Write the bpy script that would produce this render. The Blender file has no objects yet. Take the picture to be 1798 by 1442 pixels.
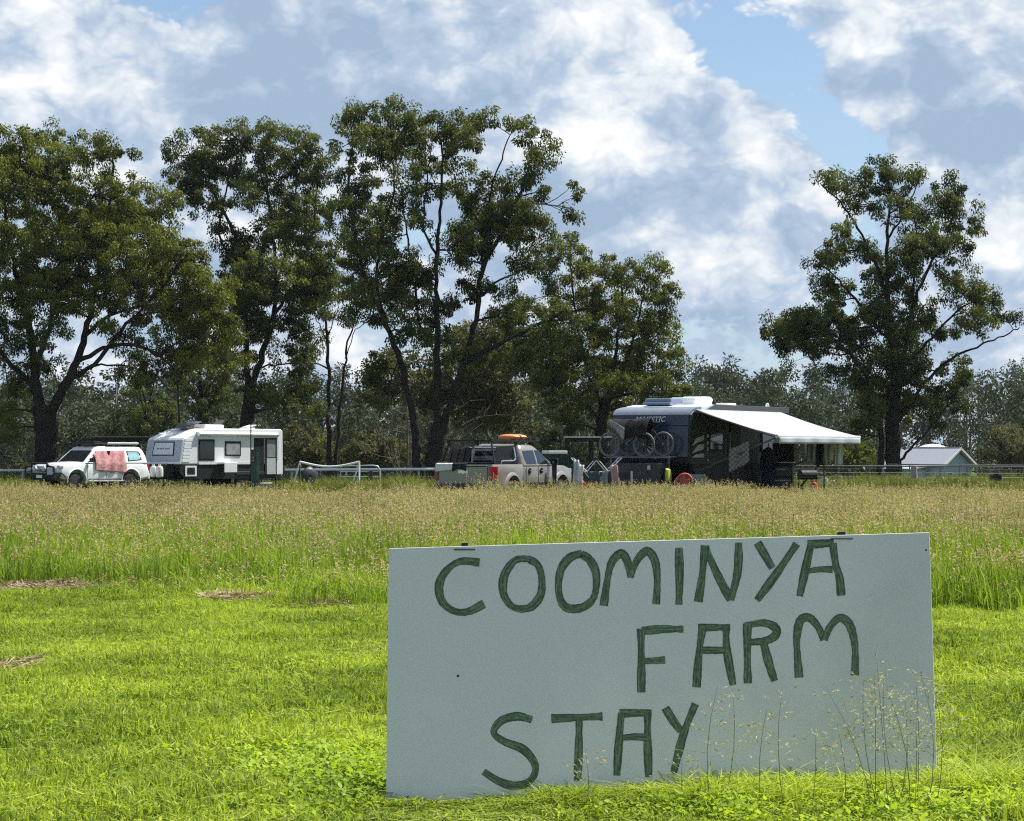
import bpy, bmesh, math, random
import numpy as np
from mathutils import Vector, Matrix

R = math.radians
SC = bpy.context.scene
COL = SC.collection

# ------------------------------------------------------------------ camera
FPX, CX, HY, CAMZ = 4200.0, 899.0, 795.0, 1.52      # focal length and horizon of the photograph (1798 px wide)
cam_data = bpy.data.cameras.new('camera')
cam = bpy.data.objects.new('camera', cam_data)
COL.objects.link(cam)
cam.location = (0, 0, CAMZ)
cam.rotation_euler = (R(90), 0, 0)
cam_data.sensor_width = 36.0
cam_data.lens = FPX / 1798.0 * 36.0
cam_data.shift_y = (HY - 721.0) / 1798.0
cam_data.clip_start = 0.1
cam_data.clip_end = 6000
SC.camera = cam

# ------------------------------------------------------------------ light
SUN_AZ, SUN_EL = 62.0, 58.0         # degrees from the view direction towards +X, and above the horizon
sun_data = bpy.data.lights.new('sun', 'SUN')
sun_data.energy = 5.0
sun_data.angle = R(0.53)
sun_data.color = (1.0, 0.955, 0.88)
sun = bpy.data.objects.new('sun', sun_data)
COL.objects.link(sun)
sdir = Vector((math.sin(R(SUN_AZ)) * math.cos(R(SUN_EL)), math.cos(R(SUN_AZ)) * math.cos(R(SUN_EL)), math.sin(R(SUN_EL))))
sun.rotation_euler = sdir.to_track_quat('Z', 'Y').to_euler()
sun.location = sdir * 60

SC.view_settings.view_transform = 'Standard'
SC.view_settings.look = 'None'
SC.view_settings.exposure = 0.82
SC.view_settings.gamma = 1.0
SC.view_settings.use_curve_mapping = False
SC.cycles.use_denoising = False
SC.render.filter_size = 1.15
SC.cycles.filter_width = 1.15
SC.cycles.max_bounces = 8
SC.cycles.diffuse_bounces = 3
SC.cycles.sample_clamp_indirect = 4.0
SC.cycles.glossy_bounces = 3
SC.cycles.transmission_bounces = 6
SC.cycles.transparent_max_bounces = 8
SC.cycles.caustics_reflective = False
SC.cycles.caustics_refractive = False

# ------------------------------------------------------------------ world: Nishita sky with procedural cumulus over the whole dome
W = bpy.data.worlds.new('World')
SC.world = W
W.use_nodes = True
W.cycles.sampling_method = 'MANUAL'
W.cycles.sample_map_resolution = 512
wt = W.node_tree
wt.nodes.clear()


class NT:
    """small helper for node trees"""
    def __init__(self, tree):
        self.t = tree

    def n(self, typ, **kw):
        nd = self.t.nodes.new(typ)
        for k, v in kw.items():
            setattr(nd, k, v)
        return nd

    def link(self, a, b):
        self.t.links.new(a, b)

    def put(self, sock, v):
        if hasattr(v, 'links') or isinstance(v, bpy.types.NodeSocket):
            self.t.links.new(v, sock)
        else:
            sock.default_value = v

    def math(self, op, a, b=None, c=None, clamp=False):
        nd = self.n('ShaderNodeMath', operation=op, use_clamp=clamp)
        self.put(nd.inputs[0], a)
        if b is not None:
            self.put(nd.inputs[1], b)
        if c is not None:
            self.put(nd.inputs[2], c)
        return nd.outputs[0]

    def vmath(self, op, a, b=None):
        nd = self.n('ShaderNodeVectorMath', operation=op)
        self.put(nd.inputs[0], a)
        if b is not None:
            self.put(nd.inputs[1], b)
        return nd.outputs['Value' if op in ('LENGTH', 'DISTANCE', 'DOT_PRODUCT') else 'Vector']

    def noise(self, vec, scale, detail=4, rough=0.5, dist=0.0, lac=2.0):
        nd = self.n('ShaderNodeTexNoise')
        if vec is not None:
            self.put(nd.inputs['Vector'], vec)
        nd.inputs['Scale'].default_value = scale
        nd.inputs['Detail'].default_value = detail
        nd.inputs['Roughness'].default_value = rough
        nd.inputs['Distortion'].default_value = dist
        nd.inputs['Lacunarity'].default_value = lac
        return nd.outputs['Fac']

    def mix(self, f, a, b, blend='MIX'):
        nd = self.n('ShaderNodeMix', data_type='RGBA', blend_type=blend)
        self.put(nd.inputs[0], f)
        self.put(nd.inputs[6], a)
        self.put(nd.inputs[7], b)
        return nd.outputs[2]

    def ramp(self, f, stops, interp='LINEAR'):
        nd = self.n('ShaderNodeValToRGB')
        nd.color_ramp.interpolation = interp
        e = nd.color_ramp.elements
        while len(e) < len(stops):
            e.new(0.5)
        for k, (p, c) in enumerate(stops):
            e[k].position = p
            e[k].color = (*c, 1) if len(c) == 3 else c
        self.put(nd.inputs[0], f)
        return nd.outputs[0]

    def mrange(self, v, a, b, c=0.0, d=1.0, smooth=True):
        nd = self.n('ShaderNodeMapRange', interpolation_type='SMOOTHSTEP' if smooth else 'LINEAR')
        self.put(nd.inputs[0], v)
        for k, x in enumerate((a, b, c, d)):
            nd.inputs[k + 1].default_value = x
        return nd.outputs[0]


def pix_dir(px, py):
    v = Vector(((px - CX) / FPX, 1.0, (HY - py) / FPX))
    return v.normalized()


def build_world():
    t = NT(wt)
    out = t.n('ShaderNodeOutputWorld')
    bg = t.n('ShaderNodeBackground')
    t.link(bg.outputs[0], out.inputs[0])
    bg.inputs['Strength'].default_value = 0.066
    sky = t.n('ShaderNodeTexSky', sky_type='NISHITA')
    sky.sun_disc = False
    sky.sun_elevation = R(SUN_EL)
    sky.sun_rotation = R(SUN_AZ)
    sky.air_density = 1.0
    sky.dust_density = 0.6
    sky.ozone_density = 1.4
    tc = t.n('ShaderNodeTexCoord')
    d = tc.outputs['Generated']
    # clouds live in direction space; the same noise runs over the whole dome
    w3 = t.n('ShaderNodeTexNoise')
    t.put(w3.inputs['Vector'], d)
    w3.inputs['Scale'].default_value = 40.0
    w3.inputs['Detail'].default_value = 2.0
    wv = t.vmath('MULTIPLY', t.vmath('SUBTRACT', w3.outputs['Color'], (0.5, 0.5, 0.5)), (0.014, 0.014, 0.014))
    p = t.vmath('MULTIPLY', t.vmath('ADD', d, wv), (1.0, 1.0, 1.45))

    def dens(vec, det, vd):
        big = t.noise(vec, 7.0, 1, 0.5)
        mid = t.noise(vec, 13.0, det, 0.60)
        vo = t.n('ShaderNodeTexVoronoi', feature='F1')
        t.put(vo.inputs['Vector'], vec)
        vo.inputs['Scale'].default_value = 26.0
        vo.inputs['Detail'].default_value = vd
        vo.inputs['Roughness'].default_value = 0.64
        vo.inputs['Lacunarity'].default_value = 2.3
        r = t.math('MULTIPLY_ADD', big, 0.36, t.math('MULTIPLY', mid, 0.56))
        return t.math('MULTIPLY_ADD', vo.outputs['Distance'], -0.16, t.math('ADD', r, 0.135))

    d0 = dens(p, 8, 3.0)
    d1 = dens(t.vmath('ADD', p, (0.008, 0.0, 0.019)), 4, 1.0)

    def blobs(spots):
        acc = None
        for (px, py, r, amp) in spots:
            dist = t.vmath('DISTANCE', p, tuple(Vector(pix_dir(px, py)) * Vector((1, 1, 1.45))))
            g = t.mrange(dist, 0.0, r / FPX, amp, 0.0)
            acc = g if acc is None else t.math('ADD', acc, g)
        return acc
    # big cloud banks and the open blue gaps that the photograph shows
    dn = t.math('ADD', d0, blobs(CLOUDS))
    cover = t.mrange(dn, 0.365, 0.44)
    # bright side towards the sun, grey-blue bases
    lit = t.math('SUBTRACT', d0, d1)
    lit = t.math('MULTIPLY_ADD', lit, 3.6, 0.50)
    lit = t.math('MULTIPLY_ADD', t.math('SUBTRACT', t.noise(p, 20.0, 4, 0.55), 0.5), 0.7, lit)
    sh = t.math('ADD', lit, blobs(SHADES), clamp=True)
    ccol = t.ramp(sh, [(0.0, (3.25, 4.3, 5.75)), (0.3, (4.3, 5.25, 6.6)), (0.6, (6.5, 7.05, 7.7)), (0.96, (8.9, 9.0, 9.1))])
    el = t.n('ShaderNodeSeparateXYZ')
    t.link(d, el.inputs[0])
    low = t.mrange(el.outputs[2], 0.0, 0.30, 1.0, 0.0)
    skc = t.mix(1.0, sky.outputs[0], (0.95, 1.0, 1.08, 1), 'MULTIPLY')
    skyc = t.mix(t.math('MULTIPLY', low, 0.55), skc, (4.2, 5.9, 7.9, 1))
    col = t.mix(cover, skyc, ccol)
    t.link(col, bg.inputs['Color'])
    return sky


# (px, py, radius px, amount): denser or thinner cloud; brighter or greyer cloud
CLOUDS = [(1335, 110, 165, -0.27), (1440, 205, 100, -0.22), (1490, 265, 90, -0.14), (1130, 50, 180, 0.16), (1570, 70, 200, 0.16), (1690, 190, 300, 0.14), (60, 120, 320, 0.16), (1230, 250, 280, 0.14),
          (760, 80, 480, 0.14), (420, 100, 320, 0.14), (1290, 590, 200, -0.05), (1330, 430, 240, 0.10), (1700, 450, 260, 0.10), (1000, 400, 600, 0.10), (500, 350, 500, 0.10)]
SHADES = [(60, 100, 220, 0.45), (1050, 110, 220, 0.30), (1340, 250, 150, 0.40), (1540, 70, 170, 0.25), (1060, 240, 130, 0.30), (520, 130, 260, -0.22), (760, 60, 200, -0.10),
          (1180, 350, 170, -0.34), (1700, 230, 210, -0.22), (240, 60, 130, -0.25), (1290, 430, 130, 0.35), (1100, 470, 140, 0.15), (430, 20, 110, 0.25), (1740, 450, 100, 0.2), (1300, 530, 160, -0.15)]
build_world()

# ------------------------------------------------------------------ helpers


def P(px, py, d):
    """point seen at a pixel of the photograph, at depth d"""
    return Vector(((px - CX) * d / FPX, d, CAMZ - (py - HY) * d / FPX))


def gz(x, y):
    """height of the ground"""
    x = np.asarray(x, dtype=float)
    y = np.asarray(y, dtype=float)
    s = np.clip((y - 112.0) / 130.0, 0, 1)
    z = -3.2 * s * s * (3 - 2 * s)
    z = z - 0.16 * np.exp(-((x + 17) / 13.0) ** 2 - ((y - 106) / 20.0) ** 2)
    z = z + 0.03 * np.sin(x * 0.31 + 1.0) * np.sin(y * 0.23) * np.clip((y - 14) / 10, 0, 1)
    return z


def gzf(x, y):
    return float(gz(x, y))


def tag(o, label=None, cat=None, group=None, kind=None):
    if label:
        o['label'] = label
    if cat:
        o['category'] = cat
    if group:
        o['group'] = group
    if kind:
        o['kind'] = kind
    return o


def empty(name, loc=(0, 0, 0), rz=0.0):
    o = bpy.data.objects.new(name, None)
    o.empty_display_size = 0.2
    o.location = loc
    o.rotation_euler = (0, 0, rz)
    COL.objects.link(o)
    return o


def thing(name, label, cat, loc=(0, 0, 0), rz=0.0, group=None):
    return tag(empty(name, loc, rz), label, cat, group)


def copy_tree(o, parent=None):
    c = o.copy()
    COL.objects.link(c)
    if parent is not None:
        c.parent = parent
    for ch in list(o.children):
        copy_tree(ch, c)
    return c


class MB:
    """collects shapes, then links them as ONE mesh object"""
    def __init__(self):
        self.v, self.f, self.m = [], [], []

    def add(self, verts, faces, m=0):
        b = len(self.v)
        self.v += [tuple(x) for x in verts]
        self.f += [tuple(i + b for i in f) for f in faces]
        self.m += [m] * len(faces)
        return self

    def box(self, c, s, rot=None, m=0):
        hx, hy, hz = s[0] / 2, s[1] / 2, s[2] / 2
        vs = [Vector((x, y, z)) for x in (-hx, hx) for y in (-hy, hy) for z in (-hz, hz)]
        if rot is not None:
            vs = [rot @ q for q in vs]
        c = Vector(c)
        return self.add([q + c for q in vs], [(0, 1, 3, 2), (4, 6, 7, 5), (0, 4, 5, 1), (2, 3, 7, 6), (0, 2, 6, 4), (1, 5, 7, 3)], m)

    def tube(self, pts, rad, n=8, m=0, caps=True):
        pts = [Vector(q) for q in pts]
        if not hasattr(rad, '__len__'):
            rad = [rad] * len(pts)
        rings = []
        prev = None
        for i, q in enumerate(pts):
            a = pts[max(i - 1, 0)]
            b = pts[min(i + 1, len(pts) - 1)]
            t = (b - a)
            if t.length < 1e-9:
                t = Vector((0, 0, 1))
            t.normalize()
            if prev is None:
                ref = Vector((0, 0, 1)) if abs(t.z) < 0.9 else Vector((1, 0, 0))
                u = t.cross(ref).normalized()
            else:
                u = (prev - t * prev.dot(t))
                u = u.normalized() if u.length > 1e-6 else t.orthogonal().normalized()
            prev = u
            w = t.cross(u)
            rings.append([q + (u * math.cos(2 * math.pi * k / n) + w * math.sin(2 * math.pi * k / n)) * rad[i] for k in range(n)])
        return self.loft(rings, True, caps, m)

    def loft(self, rings, closed=True, caps=True, m=0):
        n = len(rings[0])
        vs = [q for r in rings for q in r]
        fs = []
        for i in range(len(rings) - 1):
            for k in range(n if closed else n - 1):
                a, b = i * n + k, i * n + (k + 1) % n
                fs.append((a, b, b + n, a + n))
        if caps:
            fs.append(tuple(range(n))[::-1])
            fs.append(tuple(range((len(rings) - 1) * n, len(rings) * n)))
        return self.add(vs, fs, m)

    def prism(self, poly, h0, h1, plane='xz', m=0):
        """polygon in a plane, extruded along the third axis from h0 to h1"""
        def q(a, b, h):
            return {'xz': (a, h, b), 'yz': (h, a, b), 'xy': (a, b, h)}[plane]
        n = len(poly)
        vs = [q(a, b, h0) for a, b in poly] + [q(a, b, h1) for a, b in poly]
        fs = [tuple(range(n)), tuple(range(2 * n - 1, n - 1, -1))]
        for k in range(n):
            fs.append((k, k + n, (k + 1) % n + n, (k + 1) % n))
        return self.add(vs, fs, m)

    def lathe(self, prof, n=16, origin=(0, 0, 0), axis='z', m=0):
        o = Vector(origin)
        rings = []
        for r, h in prof:
            ring = []
            for k in range(n):
                a = 2 * math.pi * k / n
                c, s = r * math.cos(a), r * math.sin(a)
                q = {'z': (c, s, h), 'y': (c, h, s), 'x': (h, c, s)}[axis]
                ring.append(o + Vector(q))
            rings.append(ring)
        return self.loft(rings, True, True, m)

    def build(self, name, mats, parent=None, smooth=False, bevel=0.0, seg=2, angle=35):
        me = bpy.data.meshes.new(name)
        me.from_pydata(self.v, [], self.f)
        if not isinstance(mats, (list, tuple)):
            mats = [mats]
        for mm in mats:
            me.materials.append(mm)
        if len(mats) > 1:
            me.polygons.foreach_set('material_index', self.m)
        bm = bmesh.new()
        bm.from_mesh(me)
        bmesh.ops.recalc_face_normals(bm, faces=bm.faces)
        bm.to_mesh(me)
        bm.free()
        if smooth:
            me.polygons.foreach_set('use_smooth', [True] * len(me.polygons))
            try:
                me.set_sharp_from_angle(angle=R(angle))
            except Exception:
                pass
        me.update()
        o = bpy.data.objects.new(name, me)
        COL.objects.link(o)
        if parent is not None:
            o.parent = parent
        if bevel > 0:
            md = o.modifiers.new('bevel', 'BEVEL')
            md.width = bevel
            md.segments = seg
            md.limit_method = 'ANGLE'
            md.angle_limit = R(40)
            md.harden_normals = False
        return o


def mesh_np(name, verts, faces4, mats, parent=None, mat_idx=None, col=None, smooth=False, tri=False):
    """big mesh from numpy arrays; col = per-vertex colour attribute 'tint'"""
    me = bpy.data.meshes.new(name)
    nv, nf = len(verts), len(faces4)
    k = faces4.shape[1]
    me.vertices.add(nv)
    me.vertices.foreach_set('co', np.ascontiguousarray(verts, dtype=np.float32).ravel())
    me.loops.add(nf * k)
    me.loops.foreach_set('vertex_index', np.ascontiguousarray(faces4, dtype=np.int32).ravel())
    me.polygons.add(nf)
    me.polygons.foreach_set('loop_start', np.arange(0, nf * k, k, dtype=np.int32))
    me.polygons.foreach_set('loop_total', np.full(nf, k, dtype=np.int32))
    if not isinstance(mats, (list, tuple)):
        mats = [mats]
    for mm in mats:
        me.materials.append(mm)
    if mat_idx is not None:
        me.polygons.foreach_set('material_index', np.ascontiguousarray(mat_idx, dtype=np.int32))
    if smooth:
        me.polygons.foreach_set('use_smooth', np.ones(nf, dtype=bool))
    if col is not None:
        a = me.color_attributes.new('tint', 'FLOAT_COLOR', 'POINT')
        c4 = np.ones((nv, 4), dtype=np.float32)
        c4[:, :3] = col
        a.data.foreach_set('color', c4.ravel())
    me.update(calc_edges=True)
    me.validate()
    o = bpy.data.objects.new(name, me)
    if parent is not False:
        COL.objects.link(o)
        if parent is not None:
            o.parent = parent
    return o


# ------------------------------------------------------------------ materials
MATS = {}


def mat(name, col, rough=0.6, metal=0.0, spec=0.5, var=0.12, scale=6.0, dirt=None, coat=0.0, bump=0.0, emit=None):
    """plain paint, metal or plastic with some uneven wear"""
    if name in MATS:
        return MATS[name]
    m = bpy.data.materials.new(name)
    m.use_nodes = True
    t = NT(m.node_tree)
    b = m.node_tree.nodes['Principled BSDF']
    tc = t.n('ShaderNodeTexCoord').outputs['Object']
    n1 = t.noise(tc, scale, 5, 0.6)
    f = t.mrange(n1, 0.3, 0.7, 1 - var, 1 + var, False)
    c = t.mix(1.0, (*col, 1), (1, 1, 1, 1), 'MULTIPLY')
    mx = t.n('ShaderNodeVectorMath', operation='SCALE')
    t.put(mx.inputs[0], (col[0], col[1], col[2]))
    t.put(mx.inputs['Scale'], f)
    c = mx.outputs[0]
    if dirt:
        n2 = t.noise(tc, scale * 0.35, 6, 0.65)
        c = t.mix(t.mrange(n2, 0.48, 0.75, 0, dirt[1]), c, (*dirt[0], 1))
    t.link(c, b.inputs['Base Color'])
    rr = t.mrange(n1, 0.3, 0.7, max(rough - 0.08, 0.02), min(rough + 0.1, 1), False)
    t.link(rr, b.inputs['Roughness'])
    b.inputs['Metallic'].default_value = metal
    b.inputs['Specular IOR Level'].default_value = spec
    b.inputs['Coat Weight'].default_value = coat
    b.inputs['Coat Roughness'].default_value = 0.08
    if bump:
        bn = t.n('ShaderNodeBump')
        bn.inputs['Strength'].default_value = bump
        bn.inputs['Distance'].default_value = 0.02
        t.link(t.noise(tc, scale * 3, 4, 0.6), bn.inputs['Height'])
        t.link(bn.outputs[0], b.inputs['Normal'])
    MATS[name] = m
    return m


def leaf_mat(name, dark, light, trans=0.35, rough=0.5, tcol=None, use_random=False):
    """foliage: colour varies clump by clump ('tint' attribute) or blade patch by patch; some light comes through"""
    m = bpy.data.materials.new(name)
    m.use_nodes = True
    t = NT(m.node_tree)
    m.node_tree.nodes.clear()
    out = t.n('ShaderNodeOutputMaterial')
    at = t.n('ShaderNodeAttribute', attribute_name='tint')
    f = t.n('ShaderNodeSeparateColor')
    t.link(at.outputs['Color'], f.inputs[0])
    fac = f.outputs[0]
    if use_random:
        oi = t.n('ShaderNodeObjectInfo')
        fac = t.math('ADD', fac, t.mrange(oi.outputs['Random'], 0, 1, -0.16, 0.16, False), clamp=True)
        pos = t.n('ShaderNodeNewGeometry').outputs['Position']
        pn = t.noise(pos, 0.55, 4, 0.6)
        fac = t.math('ADD', fac, t.mrange(pn, 0.3, 0.7, -0.38, 0.38, False), clamp=True)
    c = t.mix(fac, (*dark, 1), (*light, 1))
    df = t.n('ShaderNodeBsdfPrincipled')
    t.link(c, df.inputs['Base Color'])
    df.inputs['Roughness'].default_value = rough
    df.inputs['Specular IOR Level'].default_value = 0.08
    tr = t.n('ShaderNodeBsdfTranslucent')
    tc = t.mix(1.0, c, (*(tcol or (1.25, 1.35, 0.55)), 1), 'MULTIPLY')
    t.link(tc, tr.inputs['Color'])
    ms = t.n('ShaderNodeMixShader')
    ms.inputs[0].default_value = trans
    t.link(df.outputs[0], ms.inputs[1])
    t.link(tr.outputs[0], ms.inputs[2])
    t.link(ms.outputs[0], out.inputs[0])
    MATS[name] = m
    return m


def glass_mat(name, col, rough=0.06):
    m = bpy.data.materials.new(name)
    m.use_nodes = True
    b = m.node_tree.nodes['Principled BSDF']
    b.inputs['Base Color'].default_value = (*col, 1)
    b.inputs['Roughness'].default_value = rough
    b.inputs['Specular IOR Level'].default_value = 0.6
    MATS[name] = m
    return m

# ------------------------------------------------------------------ ground
def ground_mat():
    m = bpy.data.materials.new('ground_turf')
    m.use_nodes = True
    t = NT(m.node_tree)
    b = m.node_tree.nodes['Principled BSDF']
    pos = t.n('ShaderNodeNewGeometry').outputs['Position']
    n1 = t.noise(pos, 0.35, 6, 0.6)
    n2 = t.noise(pos, 9.0, 5, 0.65)
    c = t.ramp(n1, [(0.3, (0.055, 0.075, 0.016)), (0.55, (0.085, 0.110, 0.024)), (0.75, (0.12, 0.115, 0.045))])
    c = t.mix(t.mrange(n2, 0.45, 0.75, 0, 0.6), c, (0.05, 0.055, 0.02, 1))
    t.link(c, b.inputs['Base Color'])
    b.inputs['Roughness'].default_value = 0.95
    b.inputs['Specular IOR Level'].default_value = 0.1
    bn = t.n('ShaderNodeBump')
    bn.inputs['Strength'].default_value = 0.8
    bn.inputs['Distance'].default_value = 0.05
    t.link(n2, bn.inputs['Height'])
    t.link(bn.outputs[0], b.inputs['Normal'])
    return m


def build_ground():
    ys = np.concatenate([np.linspace(-40, 8, 13), np.linspace(9, 40, 32), np.linspace(42, 140, 50), np.linspace(145, 300, 32), np.array([340, 400, 520, 700, 1000, 1600, 2600, 4000])])
    xs = np.concatenate([-np.geomspace(2500, 60, 12), np.linspace(-55, 55, 56), np.geomspace(60, 2500, 12)])
    X, Y = np.meshgrid(xs, ys)
    Z = gz(X, Y)
    v = np.stack([X.ravel(), Y.ravel(), Z.ravel()], 1)
    nx = len(xs)
    i, j = np.meshgrid(np.arange(len(ys) - 1), np.arange(nx - 1), indexing='ij')
    a = (i * nx + j).ravel()
    f = np.stack([a, a + 1, a + 1 + nx, a + nx], 1)
    o = mesh_np('ground', v, f, ground_mat(), smooth=True)
    tag(o, 'grassy paddock ground', kind='structure')


build_ground()

# ------------------------------------------------------------------ grass (uncountable: scattered patches of real blades)
RNG = np.random.default_rng(11)


def blades(n, area, hmin, hmax, wid, lean, tintlo, tinthi, rng, curl=0.5, z0=0.0, hpow=1.0):
    """n bent blades on a square patch: 5 vertices each, a quad and a point"""
    base = np.stack([rng.uniform(-area / 2, area / 2, n), rng.uniform(-area / 2, area / 2, n), np.full(n, z0)], 1)
    h = hmin + (hmax - hmin) * rng.random(n) ** hpow
    a = rng.uniform(0, 2 * np.pi, n)
    L = np.abs(rng.normal(0, lean, n)) * h
    dirv = np.stack([np.cos(a), np.sin(a), np.zeros(n)], 1)
    b2 = rng.uniform(0, 2 * np.pi, n)
    side = np.stack([np.cos(b2), np.sin(b2), np.zeros(n)], 1) * (wid * rng.uniform(0.6, 1.3, n))[:, None] / 2
    up = np.array([0, 0, 1.0])
    mid = base + dirv * (L * 0.35)[:, None] + up * (h * 0.6)[:, None]
    tip = base + dirv * (L * (1.0 + curl))[:, None] + up * (h * (1.0 - 0.35 * np.clip(L / h, 0, 1.5)))[:, None]
    v = np.stack([base - side * 0.8, base + side * 0.8, mid + side, mid - side, tip], 1).reshape(-1, 3)
    k = np.arange(n)[:, None] * 5
    quads = k + np.array([[0, 1, 2, 3]])
    tris = k + np.array([[3, 2, 4, 4]])
    tint = np.repeat(rng.uniform(tintlo, tinthi, n), 5)
    return v, quads, tris[:, :3], tint, tip


def poly_mesh(name, parts, mats):
    """parts: (verts, [face arrays], tint, material index) -> unlinked template object"""
    V, F, T, MI = [], [], [], []
    b = 0
    for v, fl, tint, mi in parts:
        V.append(v)
        T.append(tint)
        for f in fl:
            F += (f + b).tolist()
            MI += [mi] * len(f)
        b += len(v)
    V = np.concatenate(V)
    T = np.concatenate(T)
    me = bpy.data.meshes.new(name)
    me.from_pydata(V.tolist(), [], F)
    for mm in mats:
        me.materials.append(mm)
    me.polygons.foreach_set('material_index', MI)
    at = me.color_attributes.new('tint', 'FLOAT_COLOR', 'POINT')
    c4 = np.ones((len(V), 4), dtype=np.float32)
    c4[:, :3] = T[:, None]
    at.data.foreach_set('color', c4.ravel())
    me.update()
    return bpy.data.objects.new(name, me)


def seed_heads(tips, rng, length, rad, tlo, thi, n_s=6, droop=0.3):
    """feathery heads: a few thin slivers round each tip"""
    n = len(tips)
    V, T = [], []
    for s in range(n_s):
        a = rng.uniform(0, 2 * np.pi, n)
        out = np.stack([np.cos(a), np.sin(a), np.zeros(n)], 1)
        st = tips + np.array([0, 0, 1.0]) * (rng.uniform(-0.9, 0.1, n) * length)[:, None]
        en = st + out * (rng.uniform(0.3, 1.0, n) * rad)[:, None] + np.array([0, 0, 1.0]) * (rng.uniform(0.0, 0.5, n) * length - droop * rad)[:, None]
        sd = np.stack([-np.sin(a), np.cos(a), np.full(n, 0.3)], 1) * rad * 0.16
        md = st * 0.45 + en * 0.55
        V.append(np.stack([st, md + sd, en, md - sd], 1).reshape(-1, 3))
        T.append(np.repeat(rng.uniform(tlo, thi, n), 4))
    V = np.concatenate(V)
    T = np.concatenate(T)
    q = np.arange(len(V) // 4)[:, None] * 4 + np.array([[0, 1, 2, 3]])
    return V, q, T


def stems(n, area, hmin, hmax, wid, lean, rng, tlo, thi):
    base = np.stack([rng.uniform(-area / 2, area / 2, n), rng.uniform(-area / 2, area / 2, n), np.zeros(n)], 1)
    h = rng.uniform(hmin, hmax, n)
    off = rng.normal(0, lean, (n, 2)) * h[:, None]
    tip = base + np.stack([off[:, 0], off[:, 1], h], 1)
    a = rng.uniform(0, 2 * np.pi, n)
    sd = np.stack([np.cos(a), np.sin(a), np.zeros(n)], 1) * wid / 2
    v = np.stack([base - sd, base + sd, tip + sd * 0.6, tip - sd * 0.6], 1).reshape(-1, 3)
    q = np.arange(n)[:, None] * 4 + np.array([[0, 1, 2, 3]])
    return v, q, np.repeat(rng.uniform(tlo, thi, n), 4), tip


G_LAWN = leaf_mat('lawn_blade', (0.11, 0.17, 0.028), (0.44, 0.52, 0.085), 0.42, 0.5, (1.25, 1.3, 0.5), True)
G_TALL = leaf_mat('tall_grass_blade', (0.09, 0.15, 0.022), (0.36, 0.46, 0.07), 0.4, 0.5, (1.2, 1.25, 0.55), True)
G_CAMP = leaf_mat('paddock_blade', (0.065, 0.085, 0.018), (0.19, 0.215, 0.05), 0.35, 0.6, (1.15, 1.15, 0.6), True)
G_SEED = leaf_mat('seed_head', (0.22, 0.18, 0.085), (0.50, 0.41, 0.24), 0.35, 0.7, (1.1, 1.0, 0.75), True)
G_DRY = leaf_mat('dry_straw', (0.16, 0.12, 0.07), (0.48, 0.38, 0.25), 0.25, 0.7, (1.0, 0.95, 0.8), True)
G_WEED = leaf_mat('weed_leaf', (0.10, 0.18, 0.02), (0.40, 0.52, 0.06), 0.42, 0.45, (1.3, 1.3, 0.4), True)


def scatter_group(templates):
    ng = bpy.data.node_groups.new('scatter', 'GeometryNodeTree')
    ng.interface.new_socket('Geometry', in_out='INPUT', socket_type='NodeSocketGeometry')
    ng.interface.new_socket('Geometry', in_out='OUTPUT', socket_type='NodeSocketGeometry')
    N, L = ng.nodes, ng.links
    gi, go = N.new('NodeGroupInput'), N.new('NodeGroupOutput')
    join = N.new('GeometryNodeJoinGeometry')
    for o in templates:
        oi = N.new('GeometryNodeObjectInfo')
        oi.inputs['Object'].default_value = o
        oi.inputs['As Instance'].default_value = False
        g2 = N.new('GeometryNodeGeometryToInstance')
        L.new(oi.outputs['Geometry'], g2.inputs[0])
        L.new(g2.outputs[0], join.inputs[0])
    iop = N.new('GeometryNodeInstanceOnPoints')
    L.new(gi.outputs[0], iop.inputs['Points'])
    L.new(join.outputs[0], iop.inputs['Instance'])
    iop.inputs['Pick Instance'].default_value = True

    def attr(nm, typ):
        a = N.new('GeometryNodeInputNamedAttribute')
        a.data_type = typ
        a.inputs[0].default_value = nm
        return a.outputs['Attribute']
    L.new(attr('idx', 'INT'), iop.inputs['Instance Index'])
    L.new(attr('rot', 'FLOAT_VECTOR'), iop.inputs['Rotation'])
    L.new(attr('scl', 'FLOAT_VECTOR'), iop.inputs['Scale'])
    L.new(iop.outputs[0], go.inputs[0])
    return ng


def scatter(name, label, cat, pts, templates, rng, smin=0.85, smax=1.15, zs=None, tilt=0.06, mats=()):
    n = len(pts)
    me = bpy.data.meshes.new(name)
    me.vertices.add(n)
    me.vertices.foreach_set('co', np.ascontiguousarray(pts, dtype=np.float32).ravel())
    for mm in mats:
        me.materials.append(mm)
    a = me.attributes.new('idx', 'INT', 'POINT')
    a.data.foreach_set('value', rng.integers(0, len(templates), n).astype(np.int32))
    a = me.attributes.new('rot', 'FLOAT_VECTOR', 'POINT')
    rot = np.stack([rng.normal(0, tilt, n), rng.normal(0, tilt, n), rng.uniform(0, 2 * np.pi, n)], 1).astype(np.float32)
    a.data.foreach_set('vector', rot.ravel())
    a = me.attributes.new('scl', 'FLOAT_VECTOR', 'POINT')
    s = rng.uniform(smin, smax, n)
    z = s * (zs if zs is not None else 1.0)
    a.data.foreach_set('vector', np.stack([s, s, z], 1).astype(np.float32).ravel())
    me.update()
    o = bpy.data.objects.new(name, me)
    COL.objects.link(o)
    md = o.modifiers.new('scatter', 'NODES')
    md.node_group = scatter_group(templates)
    tag(o, label, cat, kind='stuff')
    return o


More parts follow.
